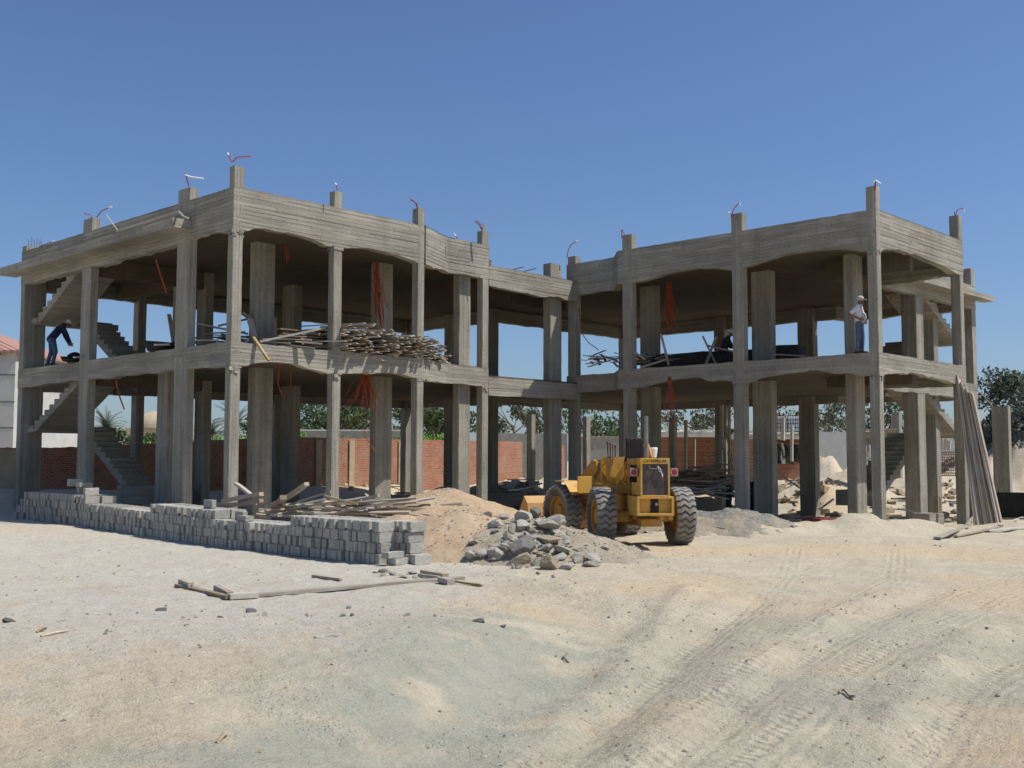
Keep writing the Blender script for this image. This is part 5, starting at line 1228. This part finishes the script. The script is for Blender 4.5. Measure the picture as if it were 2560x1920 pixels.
# radiator guard
mb = MB(); W2 = .34
mb.box((-1.30, W2-.045, 1.175), (-.98, W2, 1.90)); mb.box((-1.30, -W2, 1.175), (-.98, -W2+.045, 1.90)); mb.box((-1.30, -W2, 1.90), (-.98, W2, 2.03)); mb.box((-1.30, -W2+.045, 1.175), (-1.0, W2-.045, 1.20))
rg = lp(mb, 'radiator_guard', MYEL, bevel=.008)
mb = MB(); mb.box((-1.275, -W2+.046, 1.201), (-1.20, W2-.046, 1.899)); lp(mb, 'grille', MGRL, rg)
mb = MB(); mb.tube([(-1.30, .14, 1.86), (-1.32, .13, 1.80), (-1.32, -.03, 1.79), (-1.30, -.05, 1.86)], .012, 6); lp(mb, 'handle', MSTEEL, rg)
mb = MB(); mb.tube([(-1.31, -.06, 1.86), (-1.32, -.09, 1.74), (-1.31, -.13, 1.72), (-1.31, -.18, 1.64)], .007, 5); mb.tube([(-1.31, -.07, 1.84), (-1.32, -.12, 1.78), (-1.31, -.17, 1.60)], .007, 5); lp(mb, 'cable', MWHITE, rg)
cu = bpy.data.curves.new('lettering', 'FONT'); cu.body = 'CATERPILLAR'; cu.size = .082; cu.align_x = 'CENTER'; cu.align_y = 'CENTER'; cu.extrude = .001; cu.space_character = 1.08; cu.offset = .0008
to = bpy.data.objects.new('tmp', cu); C.objects.link(to); bpy.context.view_layer.update(); tme = bpy.data.meshes.new_from_object(to.evaluated_get(bpy.context.evaluated_depsgraph_get())); bpy.data.objects.remove(to)
tme.materials.clear(); tme.materials.append(MBLK2); t_ = obj('lettering', tme, rg, (-1.3025, 0, 1.965), (math.pi/2, 0, -math.pi/2))
# hood and engine bay
mb = MB(); mb.box((-.98, -W2+.01, 1.88), (.02, W2-.01, 2.02)); mb.box((-.12, -W2+.01, 1.18), (.02, W2-.01, 1.88)); mb.box((-.98, -.22, 1.18), (-.12, .22, 1.5)); hd = lp(mb, 'hood', MYELO, bevel=.015)
mb = MB(); mb.box((-.96, -.26, 1.2), (-.14, .26, 1.86), jit=.02)
for i in range(6): mb.tube([(-.9+.13*i, .27, 1.3+.05*(i % 3)), (-.86+.13*i, .29, 1.55), (-.8+.13*i, .26, 1.75)], .02, 6)
lp(mb, 'engine', MBLK2, hd)
mb = MB(); mb.box((-.95, .27, 1.19), (-.45, .335, 1.48)); lp(mb, 'side_panel', MYEL, hd, bevel=.01)
# tail lamps
for s in (1, -1):
    mb = MB(); mb.box((-1.20, s*.47-.095, 1.62), (-1.06, s*.47+.095, 1.81)); tl = lp(mb, 'tail_lamp', MLENSW, bevel=.01)
    mb = MB(); mb.lathe([(0, 0), (.062, 0), (.066, .012), (.06, .02), (0, .024)], 20, Matrix.Translation((-1.20, s*.47, 1.715)) @ Matrix.Rotation(-math.pi/2, 4, 'Y')); lp(mb, 'lens', MRED, tl, smooth=False)
    mb = MB(); mb.lathe([(.066, 0), (.085, 0), (.085, .022), (.066, .022)], 20, Matrix.Translation((-1.20, s*.47, 1.715)) @ Matrix.Rotation(-math.pi/2, 4, 'Y'), close=True); lp(mb, 'lens_ring', simple('lens_ring_dull', (.38, .33, .31), .6, .2), tl)
mb = MB(); mb.tube([(-.62, .02, 2.0), (-.62, .02, 2.35), (-.62, .02, 3.0)], [.055, .05, .05], 12); lp(mb, 'exhaust_pipe', MSTEEL, smooth=False)
mb = MB(); mb.lathe([(0, 0), (.1, 0), (.13, .2), (.12, .24), (0, .24)], 16, Matrix.Translation((-.1, -.26, 2.05))); lp(mb, 'air_filter', MWHITE)
mb = MB(); mb.bar((-.35, -.05, 2.35), (-.12, -.22, 2.02), .12, .07); lp(mb, 'bracket', MYEL)
# operator platform and consoles
mb = MB(); mb.box((.02, -.62, 1.20), (1.15, .62, 1.42)); mb.box((.02, -.3, 1.42), (.3, .3, 1.75)); pf = lp(mb, 'platform', MYELO, bevel=.015)
def plate(pts, th, mat, name, par):     # flat shaped plate, pts (y,z) at x
    mb = MB(); x = pts[0]; P = pts[1]; n = len(P)
    vs = [(x, a, b) for a, b in P]+[(x+th, a, b) for a, b in P]; mb.add(vs, [tuple(range(n)), tuple(range(2*n-1, n-1, -1))]+[(i, n+i, n+(i+1) % n, (i+1) % n) for i in range(n)]); return lp(mb, name, mat, par)
plate((.05, [(.36, 2.07), (.62, 2.05), (.72, 1.62), (.58, 1.56), (.56, 1.26)]), .05, MYEL, 'console', pf)
mb = MB(); mb.box((.10, .38, 1.42), (.75, .66, 2.03)); lp(mb, 'console_box', MYELO, pf, bevel=.01)
mb = MB(); mb.box((.9, .50, 1.42), (1.12, .72, 1.98)); lp(mb, 'fuel_tank', MYELO, pf, bevel=.01)
plate((.86, [(.52, 2.06), (.74, 2.06), (.74, 1.72), (.58, 1.50)]), .04, MYEL, 'side_console', pf)
mb = MB(); mb.box((.3, .62, 1.40), (1.1, .86, 1.44)); lp(mb, 'step', MYEL, pf)
mb = MB(); mb.box((.42, -.20, 2.02), (.50, .24, 2.52)); mb.box((.42, -.22, 1.95), (.9, .26, 2.08)); lp(mb, 'seat', MBLK2, bevel=.03)
mb = MB(); mb.tube([(1.15, .05, 1.6), (1.0, .05, 2.15)], .03, 8)
for i in range(12):
    t0, t1 = 2*math.pi*i/12, 2*math.pi*(i+1)/12; mb.tube([(1.0+.06*math.cos(t0), .05+.2*math.sin(t0), 2.17+.12*math.cos(t0)), (1.0+.06*math.cos(t1), .05+.2*math.sin(t1), 2.17+.12*math.cos(t1))], .014, 6)
lp(mb, 'steering_wheel', MBLK2)
for i in range(4):
    mb = MB(); mb.tube([(.85, .4+.06*i, 2.0), (.8+.02*i, .42+.06*i, 2.3+.03*i)], .012, 6); mb.lathe([(0, -.03), (.025, -.015), (.028, .01), (0, .03)], 8, Matrix.Translation((.8+.02*i, .42+.06*i, 2.32+.03*i))); lp(mb, 'control_lever', MRED if i == 1 else MBLK2)
# wheels
def wheel(M, par, side):
    W, D = .45, 1.36; R = D/2
    w_ = bpy.data.objects.new('wheel', None); C.objects.link(w_); w_.parent = par; w_.matrix_local = M
    mb = MB(); h = W/2
    prof = [(.37, -h*.62), (.46, -h*.86), (.56, -h), (.625, -h*.97), (R-.035, -h*.86), (R-.03, -h*.4), (R-.028, 0), (R-.03, h*.4), (R-.035, h*.86), (.625, h*.97), (.56, h), (.46, h*.86), (.37, h*.62)]
    mb.lathe(prof, 56, Matrix.Rotation(math.pi/2, 4, 'X'))
    N = 27; ph = 2*math.pi/N
    def pt(th, y, r): return Vector((r*math.cos(th), y, r*math.sin(th)))
    for k in range(N):
        t = k*ph; path = [(-h*1.0, t+ph*.15), (-h*.62, t+ph*.1), (-h*.25, t+ph*.5), (h*.25, t-ph*.1), (h*.62, t+ph*.3), (h*1.0, t+ph*.25)]
        wd = ph*.31; vs = []
        for (y, th) in path:
            ed = abs(y) > h*.9; rt_o = R-.03 if ed else R; rb_ = (R-.12) if ed else R-.04
            vs += [pt(th-wd*1.1, y*(1.0 if not ed else 1.0), rb_), pt(th-wd, y, rt_o), pt(th+wd, y, rt_o), pt(th+wd*1.1, y, rb_)]
        n = len(path); fs = [(0, 1, 2, 3), (4*n-1, 4*n-2, 4*n-3, 4*n-4)]
        for i in range(n-1):
            for j in range(3): a = i*4+j; fs.append((a, a+4, a+5, a+1))
        mb.add(vs, fs, 1)
    mb.build('tyre', [MTYRE, MLUG], w_)
    mb = MB(); s = side
    mb.lathe([(.385, s*h*.60), (.385, s*h*.74), (.36, s*h*.72), (.345, s*h*.3), (.30, s*h*.22), (.20, s*h*.30), (.17, s*h*.62), (.10, s*h*.66), (0, s*h*.66)], 40, Matrix.Rotation(-math.pi/2 if True else 0, 4, 'X'))
    mb.lathe([(.385, -s*h*.60), (.345, -s*h*.2), (0, -s*h*.1)], 40, Matrix.Rotation(-math.pi/2, 4, 'X'))
    for i in range(10): t = i*.628; mb.lathe([(.017, s*h*.2), (.017, s*h*.34), (0, s*h*.36)], 6, Matrix.Rotation(-math.pi/2, 4, 'X') @ Matrix.Translation((.25*math.cos(t), .25*math.sin(t), 0)))
    mb.build('rim', MYELO, w_); return w_
for s in (1, -1): wheel(Matrix.Translation((0, s*.945, .68)) @ Matrix.Rotation(.3*s, 4, 'Y'), L, s)
# front frame (hinged at x=1.5)
FM = Matrix.Translation((1.5, 0, 0)) @ Matrix.Rotation(R_(19), 4, 'Z')
def fp(mb, name, mat, par=None, **k):
    mb.v = [tuple(FM @ Vector(v)) for v in mb.v]; return lp(mb, name, mat, par, **k)
for s in (1, -1): wheel(FM @ Matrix.Translation((1.5, s*.945, .68)) @ Matrix.Rotation(.9, 4, 'Y'), L, s)
mb = MB(); mb.box((.0, -.33, .62), (2.0, .33, 1.25)); mb.box((1.25, -.72, .55), (1.75, .72, .80)); mb.box((.35, -.42, 1.25), (.85, -.30, 2.0)); mb.box((.35, .30, 1.25), (.85, .42, 2.0)); ff = fp(mb, 'front_frame', MYELO, bevel=.015)
for s in (1, -1):
    mb = MB(); a = [(.55, 1.95), (.75, 2.0), (1.9, 1.15), (2.75, .55), (2.7, .35), (1.75, .9), (.5, 1.72)]; y0, y1 = s*.46-.05, s*.46+.05; n = len(a)
    mb.add([(x, y0, z) for x, z in a]+[(x, y1, z) for x, z in a], [tuple(range(n)), tuple(range(2*n-1, n-1, -1))]+[(i, n+i, n+(i+1) % n, (i+1) % n) for i in range(n)]); fp(mb, 'lift_arm', MYELO)
    mb = MB(); mb.tube([(.6, s*.58, 1.1), (1.5, s*.58, 1.05)], .06, 10); mb.tube([(1.5, s*.58, 1.05), (1.9, s*.58, 1.02)], .03, 8); fp(mb, 'lift_cylinder', MSTEEL)
    mb = MB(); mb.box((1.0, s*.945-.22, 1.44), (1.5, s*.945+.22, 1.47)); fx = .72
    vs = [(.98, s*.945-.24, 1.44), (.98, s*.945+.24, 1.44), (.62, s*.945+.24, 1.12), (.62, s*.945-.24, 1.12)]; mb.add([Vector(v) for v in vs]+[Vector(v)+Vector((.03, 0, .03)) for v in vs], [(0, 1, 2, 3), (7, 6, 5, 4), (0, 4, 5, 1), (1, 5, 6, 2), (2, 6, 7, 3), (3, 7, 4, 0)]); fp(mb, 'front_fender', MYEL)
mb = MB(); mb.box((.52, .60, 1.16), (.56, 1.06, 1.58)); fp(mb, 'mudguard', MYEL, bevel=.01)
mb = MB(); mb.tube([(1.0, 0, 1.55), (1.9, 0, 1.45)], .065, 10); mb.tube([(1.9, 0, 1.45), (2.5, 0, 1.2)], .035, 8); fp(mb, 'tilt_cylinder', MSTEEL)
mb = MB()        # bucket
prof = [(3.75, .03), (3.1, .02), (2.85, .12), (2.74, .38), (2.80, .64), (3.0, .78), (3.06, .75), (2.90, .6), (2.82, .38), (2.92, .17), (3.13, .07), (3.75, .055)]; prof = [(x, z*1.32) for x, z in prof]; n = len(prof); bw_ = 1.25
mb.add([(x, -bw_, z) for x, z in prof]+[(x, bw_, z) for x, z in prof], [(i, (i+1) % n, n+(i+1) % n, n+i) for i in range(n)]+[tuple(range(n-1, -1, -1)), tuple(range(n, 2*n))])
for s in (1, -1): mb.prism([(0, 0), (1, 0), (1, 1)], 0, 0) if False else None
sp_ = [(3.75, .03), (3.1, .02), (2.85, .12), (2.74, .38), (2.80, .64), (3.0, .78), (3.2, .55)]; sp_ = [(x, z*1.32) for x, z in sp_]; m_ = len(sp_)
for y in (-bw_-.03, bw_): mb.add([(x, y, z) for x, z in sp_]+[(x, y+.03, z) for x, z in sp_], [tuple(range(m_)), tuple(range(2*m_-1, m_-1, -1))]+[(i, m_+i, m_+(i+1) % m_, (i+1) % m_) for i in range(m_)])
fp(mb, 'bucket', MBKT)

# ------------------------------------------------------------ people
MSKIN = simple('skin', (.20, .105, .065), .6, .15, 8, .1); MHAIR = simple('hair', (.015, .012, .01), .7, .2)
def remesh(mb, vox, name, mat, smooth=3):
    me = mb.mesh('tmp', mat); o = bpy.data.objects.new('tmp', me); C.objects.link(o)
    r = o.modifiers.new('r', 'REMESH'); r.mode = 'VOXEL'; r.voxel_size = vox; s = o.modifiers.new('s', 'SMOOTH'); s.iterations = smooth; s.factor = .5
    bpy.context.view_layer.update(); m2 = bpy.data.meshes.new_from_object(o.evaluated_get(bpy.context.evaluated_depsgraph_get())); bpy.data.objects.remove(o)
    m2.name = name; m2.materials.clear(); m2.materials.append(mat); m2.polygons.foreach_set('use_smooth', [True]*len(m2.polygons)); return m2
def cap(mb, p, q, r0, r1, sx=1.0):
    p, q = Vector(p), Vector(q); d = q-p; L_ = max(d.length, 1e-4); M_ = Matrix.Translation(p) @ d.to_track_quat('Z', 'Y').to_matrix().to_4x4() @ Matrix.Diagonal((sx, 1, 1, 1))
    pr = [(r0*math.sin(t)+1e-5, -r0*math.cos(t)) for t in [i*math.pi/12 for i in range(6)]]+[(r0, 0), (r1, L_)]+[(r1*math.cos(t)+1e-5, L_+r1*math.sin(t)) for t in [i*math.pi/12 for i in range(1, 7)]]
    mb.lathe(pr, 12, M_)
def ell(mb, c, r, M_=None):
    mb.lathe([(math.sin(i*math.pi/10)+1e-5, -math.cos(i*math.pi/10)) for i in range(11)], 14, (M_ or Matrix()) @ Matrix.Translation(c) @ Matrix.Diagonal((*r, 1)))
def person(J, loc, ang, label, shirt, trou, capm, long_sleeve=True, belly=0, hgrip=.3, stripe=None):
    """J: joints in the person's frame, x forward, y left"""
    J = {k: Vector(v) for k, v in J.items()}; root = empty('person', loc, ang); up = (J['neck']-J['pelvis']).normalized()
    b = MB()
    hd = J['head']; hx = J['face'].normalized(); hz = (Vector((0, 0, 1))-hx*hx.z).normalized() if abs(hx.z) < .9 else Vector((hx.z, 0, -hx.x)).normalized(); hy = hz.cross(hx)
    HM = Matrix.Translation(hd) @ Matrix((hx, hy, hz)).transposed().to_4x4()
    ell(b, (0, 0, .02), (.095, .075, .105), HM); ell(b, (.035, 0, -.06), (.055, .05, .055), HM); ell(b, (.10, 0, -.01), (.022, .014, .026), HM); ell(b, (.085, 0, -.055), (.02, .026, .008), HM)
    for s in (1, -1): ell(b, (0, s*.078, -.005), (.018, .01, .03), HM); ell(b, (.082, s*.032, .028), (.014, .018, .009), HM)
    cap(b, J['neck'], hd-HM.to_3x3() @ Vector((0, 0, .05)), .055, .05)
    for s in ('L', 'R'):
        sh, el, wr = J['sh'+s], J['el'+s], J['wr'+s]; cap(b, J['neck'], sh, .05, .045); cap(b, sh, el, .047, .036); cap(b, el, wr, .037, .025)
        fd = J.get('fd'+s, (wr-el).normalized()); fd = Vector(fd).normalized(); sd = fd.cross(Vector((0, 1, .1))).normalized(); pn = fd.cross(sd).normalized()
        pc = wr+fd*.045; cap(b, wr, pc, .024, .03, .6); cap(b, wr+sd*.018, pc+sd*.028, .018, .017); cap(b, wr-sd*.018, pc-sd*.028, .018, .017)
        for i, (o_, l_) in enumerate(((-.033, .062), (-.011, .075), (.011, .078), (.033, .068))):
            q0 = pc+sd*o_+fd*.02; q1 = q0+fd*l_*.5+pn*.004+sd*o_*.25; q2 = q1+(fd*(1-hgrip)+pn*hgrip*1.3).normalized()*l_*.5; cap(b, q0, q1, .0095, .009); cap(b, q1, q2, .009, .0075)
        q0 = wr+fd*.02+sd*.03; q1 = q0+(fd*.5+sd*.8).normalized()*.04; cap(b, q0, q1, .012, .011); cap(b, q1, q1+(fd*.8+sd*.4).normalized()*.03, .011, .009)
        cap(b, J['hip'+s], J['kn'+s], .07, .05); cap(b, J['kn'+s], J['an'+s], .05, .035); cap(b, J['an'+s], J['an'+s]+Vector((.12, 0, -.05)), .035, .03)
        cap(b, J['pelvis'], J['hip'+s], .09, .08)
    cap(b, J['pelvis'], J['chest'], .11, .12, 1); cap(b, J['chest'], J['neck'], .11, .06)
    obj('body', remesh(b, .0085, 'body', MSKIN, 2), root)
    t = MB(); pl, ch, nk = J['pelvis'], J['chest'], J['neck']; sd = (J['shL']-J['shR']).normalized()
    for f, r in ((-.075, .085), (0, .09), (.075, .085)): cap(t, pl+sd*f+up*.02, ch+sd*f*1.35, r+.045, r+.045)
    cap(t, J['shL'], J['shR'], .075, .075); cap(t, ch, nk-up*.03, .12, .085)
    if belly: ell(t, pl.lerp(ch, .45)+Vector((.06, 0, 0)), (.15, .155, .17))
    for s in ('L', 'R'):
        cap(t, J['sh'+s], J['sh'+s].lerp(J['el'+s], 1 if long_sleeve else .75), .072, .064)
        if long_sleeve: cap(t, J['el'+s], J['wr'+s]-(J['wr'+s]-J['el'+s])*.08, .058, .042)
    cl = obj('shirt', remesh(t, .012, 'shirt', shirt, 3), root)
    if stripe:
        m_ = MB(); c = ch-up*.02; bk = -(up.cross(sd)*-1).normalized(); 
        for dz, w_ in ((.07, .05), (-.05, .045)): 
            m_.bar(c+bk*.165+up*(dz-.05), c+bk*.165+up*(dz+.05), w_, .012)
        m_.build('shirt_number', stripe, root)
    l = MB()
    for s in ('L', 'R'):
        cap(l, J['hip'+s]+up*.05, J['kn'+s], .105, .075); cap(l, J['kn'+s], J['an'+s]+Vector((0, 0, .0)), .075, .062); cap(l, pl, J['hip'+s], .12, .11)
    cap(l, pl-up*.02, pl+up*.08, .135, .135); obj('trousers', remesh(l, .012, 'trousers', trou, 3), root)
    f = MB()
    for s in ('L', 'R'): a = J['an'+s]; cap(f, a+Vector((-.04, 0, -.045)), a+Vector((.15, 0, -.055)), .048, .04); f.box((a.x-.09, a.y-.045, a.z-.1), (a.x+.19, a.y+.045, a.z-.06))
    obj('shoes', remesh(f, .012, 'shoes', MBLK2, 2), root)
    c = MB(); ell(c, (-.005, 0, .05), (.112, .095, .095), HM)
    vs = []
    c2 = MB(); 
    for th in (0, .014):
        for i in range(9): a = -1.1+2.2*i/8; vs.append(HM @ Vector((.08+.115*math.cos(a), .095*math.sin(a), .045-th))); vs.append(HM @ Vector((.05, .09*math.sin(a), .06-th)))
    fs = []
    for i in range(8): fs += [(2*i, 2*i+1, 2*i+3, 2*i+2), (18+2*i, 18+2*i+2, 18+2*i+3, 18+2*i+1), (2*i, 2*i+2, 20+2*i, 18+2*i)]
    me = remesh(c, .012, 'cap', capm, 2); co = obj('cap', me, root); c2.add(vs, fs); c2.build('cap_peak', capm, co)
    tag(root, label, 'person'); return root
MNAVY = simple('navy_cloth', (.018, .022, .05), .9, .3, 5, .3); MJEAN = simple('blue_denim', (.05, .09, .17), .9, .35, 6, .4); MWSH = simple('white_shirt', (.62, .62, .64), .9, .12, 6, .3); MCAPW = simple('pale_cap', (.50, .49, .46), .8, .1)
MJEAN2 = simple('faded_denim', (.09, .12, .19), .9, .4, 7, .4); MDKC = simple('dark_work_cloth', (.03, .03, .032), .9, .3)
# worker bending on the left floor edge
J = dict(pelvis=(-.05, 0, .93), chest=(.20, 0, 1.26), neck=(.36, 0, 1.44), head=(.50, 0, 1.50), face=(.85, 0, -.55), shL=(.30, .19, 1.36), shR=(.30, -.19, 1.36), elL=(.42, .2, 1.05), elR=(.44, -.24, 1.06), wrL=(.52, .16, .84), wrR=(.56, -.26, .80), fdR=(.35, 0, -.9), fdL=(.5, 0, -.8),
        hipL=(-.06, .1, .90), hipR=(-.04, -.1, .90), knL=(-.02, .13, .50), knR=(.10, -.11, .50), anL=(-.12, .15, .10), anR=(.02, -.11, .10))
q = aty(113, 926, 11.5)
person(J, (.16, 11.45, 5.2), -YAW+R_(28), 'worker in navy shirt and jeans bending on the left floor edge', MNAVY, MJEAN, MCAPW, stripe=MCAPW)
# man in white shirt, hands on hips
J = dict(pelvis=(0, 0, .95), chest=(-.01, 0, 1.27), neck=(0, 0, 1.47), head=(.035, 0, 1.60), face=(1, 0, -.12), shL=(0, .19, 1.40), shR=(0, -.19, 1.40), elL=(-.16, .36, 1.16), elR=(-.22, -.36, 1.15), wrL=(.06, .22, 1.03), wrR=(.04, -.22, 1.02), fdR=(.8, .3, -.35), fdL=(.8, -.3, -.35),
        hipL=(0, .1, .92), hipR=(0, -.1, .92), knL=(.05, .12, .50), knR=(-.01, -.12, .50), anL=(.03, .13, .10), anR=(-.05, -.13, .10))
p2_ = atx(2150, 880, 14.66)
person(J, (14.66, p2_.y, 5.2), -YAW-R_(28), 'man in white shirt and jeans standing hands on hips behind the right corner column', MWSH, MJEAN2, MCAPW, False, belly=1)
# man in dark clothes stooping in the right wing
J = dict(pelvis=(-.05, 0, .93), chest=(.05, 0, 1.25), neck=(.14, 0, 1.42), head=(.22, 0, 1.54), face=(.9, 0, -.35), shL=(.1, .19, 1.36), shR=(.1, -.19, 1.36), elL=(.2, .24, 1.08), elR=(.22, -.24, 1.1), wrL=(.45, .16, 1.02), wrR=(.47, -.16, 1.04),
        hipL=(-.05, .1, .90), hipR=(-.05, -.1, .90), knL=(.03, .12, .50), knR=(.0, -.12, .50), anL=(-.05, .13, .10), anR=(-.08, -.13, .10))
p3_ = atz(1812, 906, 4.93+.05); pp = atd(1812, 900, 38.6)
person(J, (pp.x, pp.y, 4.93), -YAW-R_(10), 'worker in dark clothes and pale cap stooping on the right wing floor', MDKC, MDKC, MCAPW)
pp = atd(1824, 1283, 42); person(J, (pp.x, pp.y, gz(pp.x, pp.y)), -YAW+R_(160), 'dark clothed worker half hidden by the right wing column on the ground floor', MDKC, MDKC, MDKC)
pp = atd(1881, 1290, 43); person(J, (pp.x, pp.y, gz(pp.x, pp.y)), -YAW+R_(20), 'dark clothed worker leaning into the gap between the right wing columns', MDKC, MNAVY, MHAIR)
